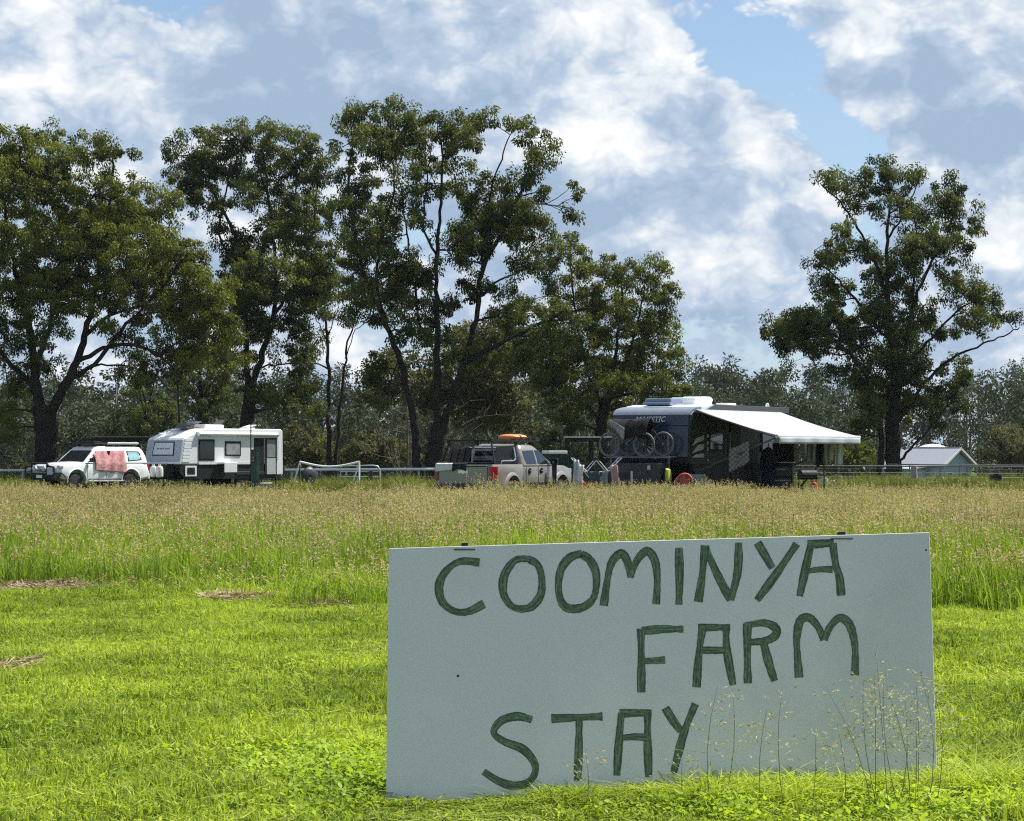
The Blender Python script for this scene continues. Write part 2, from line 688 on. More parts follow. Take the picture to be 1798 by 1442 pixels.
def field(y0, y1, step, rng, margin=1.6, grow=0.25):
    """jittered grid over the ground the camera can see (with room to step aside)"""
    pts = []
    y = y0
    while y < y1:
        hw = 899.0 / FPX * y * 1.06 + margin
        n = int(2 * hw / step)
        x = np.linspace(-hw, hw, n) + rng.uniform(-0.6, 0.6, n) * step
        yy = y + rng.uniform(-0.6, 0.6, n) * step
        pts.append(np.stack([x, yy], 1))
        y += step
    p = np.concatenate(pts)
    return np.concatenate([p, gz(p[:, 0], p[:, 1])[:, None]], 1)


def vnoise(x, y, s, seed=0):
    """cheap smooth noise, 0..1"""
    r = np.random.default_rng(seed)
    tot = 0
    for k in range(5):
        a, b, c = r.uniform(-1, 1, 3)
        f = s * (1.0 + 0.7 * k)
        tot = tot + np.sin((a * x + b * y) * f + c * 7) * np.sin((b * x - a * y) * f * 1.3 + c * 3) / (1 + 0.4 * k)
    return np.clip(0.5 + tot * 0.3, 0, 1)


def edge_y(x):
    """where the mown verge meets the tall grass"""
    return 24.0 + 0.8 * np.sin(x * 0.9) + 0.7 * np.sin(x * 2.3 + 1) + 0.4 * np.sin(x * 5.1) - 0.25 * np.clip(x, -3, 6)


def build_grass():
    rng = RNG
    lawn = []
    for k in range(5):
        v, q, tr, ti, _ = blades(300, 0.36, 0.03, 0.105, 0.0075, 0.55, 0.0, 0.9, rng, 0.5, hpow=1.4)
        v2, q2, tr2, ti2, _ = blades(70, 0.36, 0.04, 0.10, 0.012, 0.8, 0.5, 1.0, rng, 0.7)
        v3, q3, tr3, ti3, _ = blades(16, 0.36, 0.02, 0.07, 0.006, 1.2, 0.2, 0.9, rng, 0.7)
        lawn.append(poly_mesh('lawn_patch', [(v, [q, tr], ti, 0), (v2, [q2, tr2], ti2, 0), (v3, [q3, tr3], ti3, 1)], [G_LAWN, G_DRY]))
    p = field(8.2, 27.0, 0.20, rng, 1.5)
    p = p[p[:, 1] < edge_y(p[:, 0]) + 0.8]
    keep = np.ones(len(p), bool)
    for (px, py, rx, ry) in [(150, 1226, .22, .20), (268, 1182, .30, .20), (520, 1191, .32, .22), (655, 1172, .2, .2), (205, 1062, .3, .4), (60, 1300, .18, .15), (310, 1068, .25, .3), (1690, 1150, .3, .3), (420, 1330, .2, .12)]:
        d = FPX * CAMZ / (py - HY)
        x = (px - CX) * d / FPX
        keep &= ((p[:, 0] - x) / rx) ** 2 + ((p[:, 1] - d) / ry) ** 2 > 1
    p = p[keep]
    n = vnoise(p[:, 0], p[:, 1], 1.7, 3)
    scatter('lawn_grass', 'short bright green mown grass around the white sign', 'grass', p, lawn, rng, 0.85, 1.2, np.where((p[:, 0] > -0.75) & (p[:, 0] < 2.0) & (p[:, 1] < 10.7), np.where(p[:, 0] < 0.3, 0.22, 0.5), 0.45 + 0.95 * n), 0.08, [G_LAWN, G_DRY])

    tall = []
    for k in range(5):
        v, q, tr, ti, _ = blades(120, 0.7, 0.18, 0.46, 0.011, 0.28, 0.1, 0.8, rng, 0.5)
        sv, sq, st, tips = stems(44, 0.7, 0.42, 0.64, 0.006, 0.10, rng, 0.2, 0.7)
        hv, hq, ht = seed_heads(tips, rng, 0.10, 0.045, 0.1, 1.0, 6)
        tall.append(poly_mesh('tall_grass_patch', [(v, [q, tr], ti, 0), (sv, [sq], st, 0), (hv, [hq], ht, 1)], [G_TALL, G_SEED]))
    green = []
    for k in range(4):
        v, q, tr, ti, _ = blades(190, 0.7, 0.22, 0.56, 0.011, 0.22, 0.2, 0.95, rng, 0.5)
        sv, sq, st, tips = stems(8, 0.7, 0.45, 0.68, 0.005, 0.10, rng, 0.2, 0.7)
        hv, hq, ht = seed_heads(tips, rng, 0.12, 0.05, 0.4, 1.0, 8)
        green.append(poly_mesh('green_grass_patch', [(v, [q, tr], ti, 0), (sv, [sq], st, 0), (hv, [hq], ht, 1)], [G_TALL, G_SEED]))
    p = field(23.0, 66.0, 0.47, rng, 3.0)
    e = edge_y(p[:, 0])
    p = p[p[:, 1] > e]
    far = 61.5 + 0.06 * p[:, 0] + 2.5 * np.sin(p[:, 0] * 0.4)
    p = p[p[:, 1] < far]
    n = vnoise(p[:, 0], p[:, 1], 0.8, 5)
    n2 = vnoise(p[:, 0], p[:, 1], 2.6, 8)
    rise = np.clip((p[:, 1] - edge_y(p[:, 0]) + 1.5 * (n - 0.5)) / 4.5, 0, 1)
    zz = (0.62 + 0.36 * n + 0.30 * n2) * (0.45 + 0.55 * rise) * rng.uniform(0.85, 1.15, len(p))
    depth = p[:, 1] - edge_y(p[:, 0]) + rng.normal(0, 3.0, len(p)) + 6.0 * (n2 - 0.5)
    nr = depth < 12.5
    scatter('tall_seeding_grass', 'tall grass with brown seed heads stretching up to the campsite', 'grass', p[~nr], tall, rng, 0.9, 1.15, zz[~nr], 0.07, [G_TALL, G_SEED])
    scatter('tall_green_grass', 'tall fresh green grass along the edge of the mown verge', 'grass', p[nr], green, rng, 0.9, 1.15, zz[nr] * 1.05, 0.07, [G_TALL, G_SEED])

    camp = []
    for k in range(3):
        v, q, tr, ti, _ = blades(110, 1.2, 0.05, 0.22, 0.02, 0.5, 0.1, 0.9, rng, 0.5)
        camp.append(poly_mesh('paddock_patch', [(v, [q, tr], ti, 0)], [G_CAMP]))
    p = field(60.0, 135.0, 0.95, rng, 6.0)
    n = vnoise(p[:, 0], p[:, 1], 0.5, 15)
    scatter('campsite_grass', 'shorter green grass around the parked caravans', 'grass', p, camp, rng, 0.9, 1.2, 0.5 + 0.9 * n, 0.05, [G_CAMP])
    # rank tussocks along the camp fence
    tus = []
    for k in range(3):
        v, q, tr, ti, _ = blades(150, 1.1, 0.25, 0.75, 0.025, 0.5, 0.35, 1.0, rng, 0.6)
        tus.append(poly_mesh('tussock', [(v, [q, tr], ti, 0)], [G_CAMP]))
    p = []
    for k in range(260):
        d = rng.uniform(84, 112)
        px = rng.choice([rng.uniform(500, 770), rng.uniform(1395, 1830), rng.uniform(-40, 60)], p=[0.4, 0.5, 0.1])
        x = (px - CX) * d / FPX
        p.append((x, d, gzf(x, d)))
    scatter('fence_tussocks', 'rank yellowish grass tufts along the campsite fences', 'grass', np.array(p), tus, rng, 0.6, 1.1, 1.0, 0.08, [G_CAMP])


build_grass()


def build_weeds():
    rng = np.random.default_rng(5)
    # broad-leaved weeds beside the sign
    tm = []
    for k in range(4):
        n = 46
        c = np.stack([rng.normal(0, 0.10, n), rng.normal(0, 0.10, n), rng.uniform(0.03, 0.17, n)], 1)
        a = rng.uniform(0, 2 * np.pi, n)
        el = rng.normal(0.25, 0.35, n)
        ax = np.stack([np.cos(a) * np.cos(el), np.sin(a) * np.cos(el), np.sin(el)], 1)
        sd = np.stack([-np.sin(a), np.cos(a), rng.normal(0, 0.3, n)], 1)
        L = rng.uniform(0.018, 0.034, n)[:, None]
        v = np.stack([c - ax * L, c - ax * L * .2 + sd * L * .62, c + ax * L * .5 + sd * L * .5, c + ax * L * 1.1, c + ax * L * .5 - sd * L * .5, c - ax * L * .2 - sd * L * .62], 1).reshape(-1, 3)
        f = np.arange(n)[:, None] * 6 + np.array([[0, 1, 2, 3, 4, 5]])
        tm.append(poly_mesh('weed_patch', [(v, [f], np.repeat(rng.uniform(0.3, 1, n), 6), 0)], [G_WEED]))
    pts = []
    for k in range(300):
        if k < 230:
            px, d = rng.normal(600, 80), rng.normal(11.0, 0.75)
        else:
            px, d = rng.uniform(690, 1760), rng.normal(9.95, 0.28)
        if px > 665 and d > 10.15:
            px -= 0
            d = rng.normal(9.9, 0.25) if px > 690 else d
        x = (px - CX) * d / FPX
        if -0.62 < x < 0.35 and d < 10.6:
            continue
        if x > -0.55 and d > 10.2 + (x + 0.54) * 0.125:
            continue
        pts.append((x, d, gzf(x, d)))
    for k in range(150):                      # rank growth past the right end of the board
        d = rng.uniform(9.7, 11.0)
        x = rng.uniform(1.95, 2.6) if d > 10.3 else rng.uniform(1.5, 2.6)
        pts.append((x, d, gzf(x, d)))
    for k in range(60):                       # small patches through the verge
        d = rng.choice([12.6, 14.5, 17.0, 11.2]) + rng.normal(0, .35)
        x = rng.choice([-2.3, -1.5, -0.9, 2.4]) + rng.normal(0, .3)
        pts.append((x, d, gzf(x, d)))
    scatter('broadleaf_weeds', 'yellow-green broad-leaved weeds growing beside the white sign', 'weeds', np.array(pts), tm, rng, 0.35, 0.62, 1.1, 0.15, [G_WEED])
    # longer grass at the foot of the board, leaning over its lower edge
    tm = []
    for k in range(4):
        v, q, tr, ti, _ = blades(46, 0.20, 0.08, 0.24, 0.009, 0.75, 0.4, 1.0, rng, 0.9)
        tm.append(poly_mesh('rank_patch', [(v, [q, tr], ti, 0)], [G_LAWN]))
    pts = []
    for k in range(330):
        u = rng.uniform(0.12, 1.25) ** 0.8
        x = -0.54 + u * 2.44 + rng.normal(0, 0.02)
        y = 10.30 + u * 0.31 - abs(rng.normal(0.07, 0.13))
        pts.append((x, y, gzf(x, y)))
    nfoot = len(pts)
    for k in range(150):                       # behind and beside the right end
        x, y = rng.uniform(1.8, 3.3), rng.uniform(10.2, 11.6)
        pts.append((x, y, gzf(x, y)))
    for k in range(110):                       # scattered coarse tufts in the verge
        d = rng.uniform(9.6, 21)
        x = rng.uniform(-0.23, 0.25) * d
        if -0.8 < x < 2.0 and d < 10.8:
            continue
        pts.append((x, d, gzf(x, d)))
    scatter('coarse_verge_grass', 'longer coarse green grass at the foot of the white sign', 'grass', np.array(pts), tm, rng, 0.6, 1.0, np.array([(0.22 if q[0] < 0.15 else 0.5 if q[0] < 0.7 else 0.72) if i < nfoot else 0.85 for i, q in enumerate(pts)]), 0.12, [G_LAWN])
    # dry slashed straw lying along the edge of the tall grass, and a few bare scuffs
    tm = []
    for k in range(3):
        n = 150
        c = np.stack([rng.uniform(-0.25, 0.25, n), rng.uniform(-0.2, 0.2, n), rng.uniform(0.02, 0.13, n)], 1)
        a = rng.uniform(0, 2 * np.pi, n)
        ax = np.stack([np.cos(a), np.sin(a), rng.normal(0, 0.25, n)], 1)
        sd = np.stack([-np.sin(a), np.cos(a), rng.normal(0, 0.5, n)], 1) * 0.006
        L = rng.uniform(0.05, 0.16, n)[:, None]
        v = np.stack([c - ax * L - sd, c - ax * L + sd, c + ax * L + sd, c + ax * L - sd], 1).reshape(-1, 3)
        f = np.arange(n)[:, None] * 4 + np.array([[0, 1, 2, 3]])
        tm.append(poly_mesh('straw_patch', [(v, [f], np.repeat(rng.uniform(0, 1, n), 4), 0)], [G_DRY]))
    pts = []
    for (px, py, w, n) in [(30, 1043, 30, 8), (85, 1040, 35, 22), (150, 1044, 32, 16), (415, 1060, 36, 26), (570, 1070, 20, 2), (640, 1078, 22, 1), (210, 1048, 40, 5), (15, 1182, 20, 1), (330, 1042, 60, 1)]:
        for k in range(n):
            x0, y0 = px + rng.normal(0, w * 0.55), py + rng.normal(0, 3.0)
            d = FPX * CAMZ / (y0 - HY)
            x = (x0 - CX) * d / FPX
            pts.append((x, d, gzf(x, d)))
    scatter('slashed_straw', 'brown dried slashed straw lying along the tall grass edge', 'straw', np.array(pts), tm, rng, 0.5, 0.95, 0.8, 0.1, [G_DRY])


build_weeds()

# ------------------------------------------------------------------ the white hand-painted board
def build_sign():
    TL, TR = P(683, 963, 10.54), P(1632, 935, 10.85)
    BL = P(678, 1413, 10.33)
    u = (TR - TL).normalized()
    v = (TL - BL)
    v = v.normalized()
    nrm = u.cross(v).normalized()
    if nrm.y > 0:
        nrm = -nrm                                   # towards the road
    W_, H_ = (TR - TL).length, 1.20
    root = thing('farm_sign', 'large white board painted COOMINYA FARM STAY in green letters', 'sign', (BL.x, BL.y, 0))

    def Q(a, b, c=0.0):                              # a along the top edge, b down from it, c out of the face
        return TL + u * a - v * b + nrm * c - Vector(root.location)
    m = mat('sign_white', (0.63, 0.645, 0.645), 0.55, var=0.05, scale=2.2, dirt=((0.42, 0.44, 0.42), 0.45), bump=0.08)
    g = MB()
    T = 0.012
    rings = []
    for c in (0.0, -T):
        rings.append([Q(0, 0, c), Q(W_, 0, c), Q(W_, H_, c), Q(0, H_, c)])
    g.loft(rings)
    g.build('board', m, root, bevel=0.0015, seg=1)

    def hit(px, py):
        """point of the board's face under a pixel, as (a, b)"""
        d = Vector(((px - CX) / FPX, 1.0, (HY - py) / FPX))
        o = Vector((0, 0, CAMZ))
        t = (TL - o).dot(nrm) / d.dot(nrm)
        q = o + d * t - TL
        k = u.dot(v)
        qa, qb = q.dot(u), q.dot(v)
        return (qa - k * qb) / (1 - k * k), -(qb - k * qa) / (1 - k * k)

    pm = bpy.data.materials.new('green_brush_paint')
    pm.use_nodes = True
    t = NT(pm.node_tree)
    b = pm.node_tree.nodes['Principled BSDF']
    uv = t.n('ShaderNodeUVMap').outputs[0]
    st = t.noise(t.vmath('MULTIPLY', uv, (1.2, 4.5, 1.0)), 1.0, 4, 0.6)
    bl = t.noise(t.vmath('MULTIPLY', uv, (7.0, 3.0, 1.0)), 1.0, 3, 0.6)
    f = t.math('MULTIPLY_ADD', bl, 0.55, t.math('MULTIPLY', st, 0.75))
    sp = t.n('ShaderNodeSeparateXYZ')
    t.link(uv, sp.inputs[0])
    ed = t.math('ABSOLUTE', t.math('MULTIPLY_ADD', sp.outputs[1], 2.0, -1.0))
    f = t.math('ADD', f, t.mrange(ed, 0.6, 1.0, 0.0, -0.13))
    c = t.ramp(f, [(0.50, (0.024, 0.052, 0.020)), (0.62, (0.060, 0.108, 0.042)), (0.76, (0.15, 0.22, 0.12))])
    t.link(c, b.inputs['Base Color'])
    b.inputs['Roughness'].default_value = 0.45

    rng = random.Random(4)

    def spline(pts, n=10):
        pts = [Vector(q) for q in pts]
        out = []
        for i in range(len(pts) - 1):
            p0, p1, p2, p3 = pts[max(i - 1, 0)], pts[i], pts[i + 1], pts[min(i + 2, len(pts) - 1)]
            for k in range(n):
                s = k / n
                out.append(0.5 * ((2 * p1) + (p2 - p0) * s + (2 * p0 - 5 * p1 + 4 * p2 - p3) * s * s + (3 * p1 - p0 - 3 * p2 + p3) * s ** 3))
        out.append(pts[-1])
        return out
    order = [0]

    def stroke(me, pts, w=21, closed=False, smooth=True):
        pl = spline(pts, 8) if smooth else [Vector(a) + (Vector(bb) - Vector(a)) * k / 6 for a, bb in zip(pts[:-1], pts[1:]) for k in range(6)] + [Vector(pts[-1])]
        order[0] += 1
        off = 0.0012 + 0.0002 * (order[0] % 4)
        L = 0.0
        vs, uvs = [], []
        w0 = w
        for i, q in enumerate(pl):
            a, bq = pl[max(i - 1, 0)], pl[min(i + 1, len(pl) - 1)]
            tg = (bq - a).normalized()
            nn = Vector((-tg.y, tg.x))
            if i:
                L += (q - pl[i - 1]).length
            ww = w0 * (0.96 + 0.13 * math.sin(L * 0.06 + order[0] * 2) + rng.uniform(-0.06, 0.06)) / 2
            for s in (-1, 1):
                x, y = hit(*(q + nn * ww * s))
                vs.append(Q(x, y, off))
                uvs.append((L / 60.0 + order[0] * 3.7, (s + 1) / 2))
        base = len(me['v'])
        me['v'] += vs
        me['uv'] += uvs
        for i in range(len(pl) - 1):
            k = base + 2 * i
            me['f'].append((k, k + 1, k + 3, k + 2))

    LET = {
        'C': [([(842, 988), (808, 986), (783, 1003), (771, 1028), (776, 1056), (797, 1073), (822, 1074), (850, 1060)], True)],
        'O': [([(932, 982), (905, 984), (886, 1010), (884, 1042), (901, 1066), (930, 1067), (949, 1045), (951, 1014), (944, 992), (930, 983)], True)],
        'O2': [([(1022, 972), (1000, 980), (984, 1003), (981, 1040), (993, 1066), (1022, 1067), (1043, 1048), (1047, 1010), (1036, 984), (1020, 973)], True)],
        'M': [([(1060, 1064), (1066, 1020), (1074, 988), (1090, 972), (1101, 985), (1108, 1014)], True), ([(1106, 1014), (1118, 985), (1136, 968), (1150, 985), (1154, 1020), (1152, 1061)], True)],
        'I': [([(1192, 962), (1193, 1012), (1192, 1062)], False)],
        'N': [([(1226, 1057), (1233, 1010), (1238, 958)], False), ([(1238, 960), (1260, 1010), (1283, 1054)], False), ([(1297, 953), (1295, 1005), (1283, 1054)], False)],
        'Y': [([(1330, 953), (1343, 975), (1356, 998)], False), ([(1399, 955), (1365, 1005), (1329, 1054)], False)],
        'A': [([(1404, 1047), (1414, 1000), (1424, 955)], False), ([(1418, 956), (1440, 955), (1464, 953)], False), ([(1462, 954), (1467, 990), (1474, 1015), (1477, 1046)], True), ([(1418, 1003), (1440, 1000), (1462, 1000)], False, 13)],
        'F': [([(1127, 1108), (1165, 1105), (1200, 1105)], False), ([(1125, 1104), (1126, 1160), (1126, 1216)], False), ([(1130, 1161), (1150, 1160), (1168, 1159)], False, 15)],
        'A2': [([(1223, 1207), (1227, 1150), (1234, 1100)], False), ([(1226, 1103), (1250, 1102), (1282, 1102)], False), ([(1275, 1100), (1276, 1140), (1287, 1203)], True), ([(1226, 1142), (1250, 1142), (1274, 1142)], False, 14)],
        'R': [([(1313, 1200), (1312, 1150), (1312, 1095)], False), ([(1308, 1099), (1340, 1094), (1361, 1102), (1362, 1115), (1345, 1125), (1314, 1128)], True), ([(1341, 1130), (1350, 1165), (1360, 1196)], False)],
        'M2': [([(1403, 1190), (1400, 1150), (1399, 1120), (1405, 1090), (1421, 1085), (1437, 1102), (1446, 1124)], True), ([(1447, 1124), (1458, 1100), (1475, 1085), (1492, 1098), (1501, 1135), (1501, 1186)], True)],
        'S': [([(934, 1264), (908, 1258), (880, 1266), (867, 1286), (885, 1302), (920, 1317), (940, 1345), (932, 1370), (905, 1380), (876, 1372), (849, 1355)], True)],
        'T': [([(968, 1262), (1015, 1260), (1058, 1258)], False), ([(1017, 1260), (1016, 1320), (1014, 1372)], False)],
        'A3': [([(1083, 1362), (1086, 1310), (1091, 1252)], False), ([(1088, 1253), (1115, 1252), (1144, 1252)], False), ([(1137, 1250), (1137, 1300), (1139, 1365)], False), ([(1090, 1296), (1112, 1294), (1136, 1295)], False, 14)],
        'Y2': [([(1168, 1243), (1182, 1266), (1196, 1284)], False), ([(1221, 1236), (1200, 1290), (1182, 1360)], False)],
    }
    for key, strokes in LET.items():
        d = {'v': [], 'f': [], 'uv': []}
        for s in strokes:
            stroke(d, s[0], (s[2] * .85 if len(s) > 2 else 14.0), smooth=True)
        me = bpy.data.meshes.new('letter')
        me.from_pydata(d['v'], [], d['f'])
        ul = me.uv_layers.new(name='uv')
        for lp in me.loops:
            ul.data[lp.index].uv = d['uv'][lp.vertex_index]
        me.materials.append(pm)
        bm = bmesh.new()
        bm.from_mesh(me)
        for f_ in bm.faces:
            f_.normal_update()
            if f_.normal.dot(nrm) < 0:
                f_.normal_flip()
        bm.to_mesh(me)
        bm.free()
        o = bpy.data.objects.new('letter', me)
        COL.objects.link(o)
        o.parent = root
        o['label'] = 'green brush-painted letter ' + key[0]

    blk = mat('black_plastic', (0.012, 0.012, 0.013), 0.5)
    # black clips over the top edge and the ties through the board below them
    for (x0, x1, y, yc, c0, c1) in [(797, 834, 965, 952, 811, 822), (1459, 1497, 946, 934, 1472, 1485)]:
        a0, b0 = hit(x0, y)
        a1, b1 = hit(x1, y)
        g = MB()
        g.tube([Q(a0, b0, 0.003), Q(a1, b1, 0.003)], 0.0032, 6)
        g.build('cable_tie', blk, root)
        k0, k1 = hit(c0, yc)[0], hit(c1, yc)[0]
        g = MB()
        rings = [[Q(k0, -0.016, c), Q(k1, -0.016, c), Q(k1, 0.0, c), Q(k0, 0.0, c)] for c in (-0.002, -0.03)]
        g.loft(rings)
        g.build('post_cap', blk, root, bevel=0.002)
        # steel picket behind the board
        g = MB()
        km = (k0 + k1) / 2
        top, bot = Q(km, 0.0, -0.03), Q(km, 1.16, -0.03)
        g.tube([top, bot + Vector((0, 0, -0.12))], 0.018, 6)
        g.build('steel_picket', mat('picket_steel', (0.05, 0.05, 0.05), 0.6, 0.5), root)
    for (px, py, r) in [(804, 1187, 0.0058), (1626, 966, 0.0045), (988, 1045, 0.0022), (903, 969, 0.0020), (1529, 1046, 0.002)]:
        a, b_ = hit(px, py)
        g = MB()
        ring = [Q(a + r * math.cos(k * .7854), b_ + r * math.sin(k * .7854), 0.0008) for k in range(8)]
        g.add(ring, [tuple(range(8))])
        g.build('screw_hole', blk, root)


build_sign()


# seeding grass stems standing in front of the board
def build_seed_plants():
    rng = random.Random(9)
    sm = mat('grass_stem', (0.14, 0.16, 0.07), 0.6)
    hm = leaf_mat('panicle', (0.28, 0.29, 0.20), (0.58, 0.57, 0.45), 0.4, 0.6, (1.1, 1.1, 0.8))
    spots = [(1250, 1380, 1205, 0.07), (1268, 1390, 1208, 0.01), (1335, 1385, 1245, -0.02), (1378, 1388, 1212, -0.06), (1480, 1392, 1272, -0.08), (1425, 1385, 1290, 0.0),
             (1530, 1405, 1205, -0.30), (1560, 1395, 1158, -0.10), (1535, 1390, 1180, 0.02), (1545, 1388, 1195, -0.08), (1580, 1392, 1200, -0.12), (1610, 1398, 1178, 0.0), (1595, 1402, 1204, -0.22), (1625, 1390, 1185, -0.05), (1640, 1388, 1190, 0.05),
             (1575, 1390, 1230, 0.03), (1605, 1390, 1250, 0.1), (1202, 1388, 1330, 0.02), (1030, 1390, 1320, 0.03), (1660, 1180, 1120, 0.0), (1720, 1120, 1020, 0.1)]
    for i, (px, py, top, lean) in enumerate(spots[:19]):
        d = 10.02 + rng.uniform(-0.12, 0.12)
        b = P(px, py, d)
        b.z = gzf(b.x, b.y)
        h = P(px, top, d).z
        lean = lean * (h / 0.6) + rng.uniform(-.08, .08)
        bow = rng.uniform(-.07, .07)
        where = 'growing at the foot of the white sign' if px < 1450 else 'in the clump below the letter M of FARM'
        root = thing('seeding_grass_plant', 'thin stem of pale seeding grass ' + where, 'grass', tuple(b), 0, 'seeding grass stems in front of the sign')
        pts = [Vector((lean * h * s ** 1.6 + bow * math.sin(math.pi * s) * h, rng.uniform(-.012, .012), h * s)) for s in (0, .25, .5, .75, 1)]
        g = MB()
        g.tube(pts, [0.0020, 0.0018, 0.0015, 0.0011, 0.0006], 5)
        g.build('stem', sm, root)
        V, T = [], []
        heavy = 1.0 if px > 1450 else 0.75
        n = int(24 * heavy)
        for k in range(n):
            s = 0.42 + 0.58 * k / n
            j = min(int(s * 4), 3)
            q = pts[j].lerp(pts[j + 1], s * 4 - j)
            a = rng.uniform(0, 6.28)
            L = rng.uniform(0.05, 0.13) * (1.25 - s) * 1.5 + 0.015
            dr = Vector((math.cos(a), math.sin(a) * 0.6, rng.uniform(0.1, 0.8))).normalized()
            e = q + dr * L
            # branchlet
            sd = Vector((0, 0, 0.0007)) + Vector((0.0005, 0, 0))
            V += [q - sd, q + sd, e + sd * .6, e - sd * .6]
            T += [0.5] * 4
            for w in range(4):                       # spikelets
                c = q.lerp(e, rng.uniform(0.35, 1.0))
                ax = (dr + Vector((rng.uniform(-.5, .5), rng.uniform(-.5, .5), rng.uniform(-.5, .4)))).normalized() * rng.uniform(0.010, 0.022)
                s2 = ax.cross(Vector((0, 1, 0.2))).normalized() * 0.0030
                V += [c - ax * .2, c + ax * .4 + s2, c + ax, c + ax * .4 - s2]
                T += [rng.random()] * 4
        V = np.array([tuple(q) for q in V])
        f = np.arange(len(V) // 4)[:, None] * 4 + np.array([[0, 1, 2, 3]])
        mesh_np('seed_head', V, f, hm, root, col=np.array(T)[:, None].repeat(3, 1))


build_seed_plants()

# ------------------------------------------------------------------ trees
BARK = mat('gum_bark', (0.026, 0.022, 0.019), 0.95, spec=0.05, var=0.4, scale=3.0, dirt=((0.075, 0.065, 0.055), 0.4), bump=0.5)
BARK2 = mat('pale_bark', (0.12, 0.105, 0.085), 0.95, spec=0.1, var=0.3, scale=4.0, bump=0.4)
L_GUM = leaf_mat('gum_leaf', (0.022, 0.034, 0.016), (0.130, 0.150, 0.048), 0.34, 0.42, (1.5, 1.5, 0.45))
L_GUM2 = leaf_mat('bright_gum_leaf', (0.027, 0.041, 0.015), (0.165, 0.182, 0.042), 0.35, 0.42, (1.5, 1.5, 0.4))
L_OLIVE = leaf_mat('wattle_leaf', (0.055, 0.060, 0.028), (0.14, 0.14, 0.062), 0.3, 0.6, (1.2, 1.15, 0.6))
L_FAR = leaf_mat('far_wood_leaf', (0.030, 0.041, 0.024), (0.088, 0.102, 0.054), 0.15, 0.95, (1.2, 1.2, 0.6))


def leaves(c, rad, n, size, rng, droop=0.8, tint=None):
    """n pointed leaves round each tuft centre; c (m,3), rad (m,3)"""
    m = len(c)
    g = rng.normal(0, 1, (m, n, 3))
    g /= np.linalg.norm(g, axis=2, keepdims=True)
    rr = rng.random((m, n, 1)) ** 0.45
    pos = c[:, None, :] + g * rr * rad[:, None, :]
    # leaves hang: long axis mostly down and outwards
    ax = g * 0.75 + rng.normal(0, 0.55, (m, n, 3))
    ax[:, :, 2] -= droop
    ax /= np.linalg.norm(ax, axis=2, keepdims=True)
    rv = rng.normal(0, 1, (m, n, 3))
    sd = np.cross(ax, rv)
    sd /= np.linalg.norm(sd, axis=2, keepdims=True) + 1e-9
    L = size * rng.uniform(0.6, 1.35, (m, n, 1))
    w = L * rng.uniform(0.16, 0.28, (m, n, 1))
    md = pos + ax * L * 0.45
    v = np.stack([pos, md + sd * w, pos + ax * L, md - sd * w], 2).reshape(-1, 3)
    if tint is None:
        tint = rng.random(m)
    # leaves towards the top of each tuft are a bit paler
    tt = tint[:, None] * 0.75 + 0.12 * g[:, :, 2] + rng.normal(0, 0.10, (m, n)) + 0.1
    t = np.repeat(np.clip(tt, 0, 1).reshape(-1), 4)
    f = np.arange(m * n)[:, None] * 4 + np.array([[0, 1, 2, 3]])
    return v, f, t


def bend(a, b, rng, k=4, sag=0.12, up=0.0):
    """a wandering branch from a to b"""
    d = b - a
    L = d.length
    o = Vector((rng.normal(0, 1), rng.normal(0, 1), rng.normal(0, .6))) * L * sag
    out = []
    for i in range(k + 1):
        s = i / k
        out.append(a + d * s + o * math.sin(math.pi * s) + Vector((0, 0, up * L * math.sin(math.pi * s))))
    return out


def resample(pts, step):
    out = [pts[0]]
    for a, b in zip(pts[:-1], pts[1:]):
        n = max(1, int((b - a).length / step))
        for k in range(1, n + 1):
            out.append(a.lerp(b, k / n))
    return out


def smooth_line(pts, n=5):
    out = []
    for i in range(len(pts) - 1):
        p0, p1, p2, p3 = pts[max(i - 1, 0)], pts[i], pts[i + 1], pts[min(i + 2, len(pts) - 1)]
        for k in range(n):
            s = k / n
            out.append(0.5 * ((2 * p1) + (p2 - p0) * s + (2 * p0 - 5 * p1 + 4 * p2 - p3) * s * s + (3 * p1 - p0 - 3 * p2 + p3) * s ** 3))
    out.append(pts[-1])
    return out


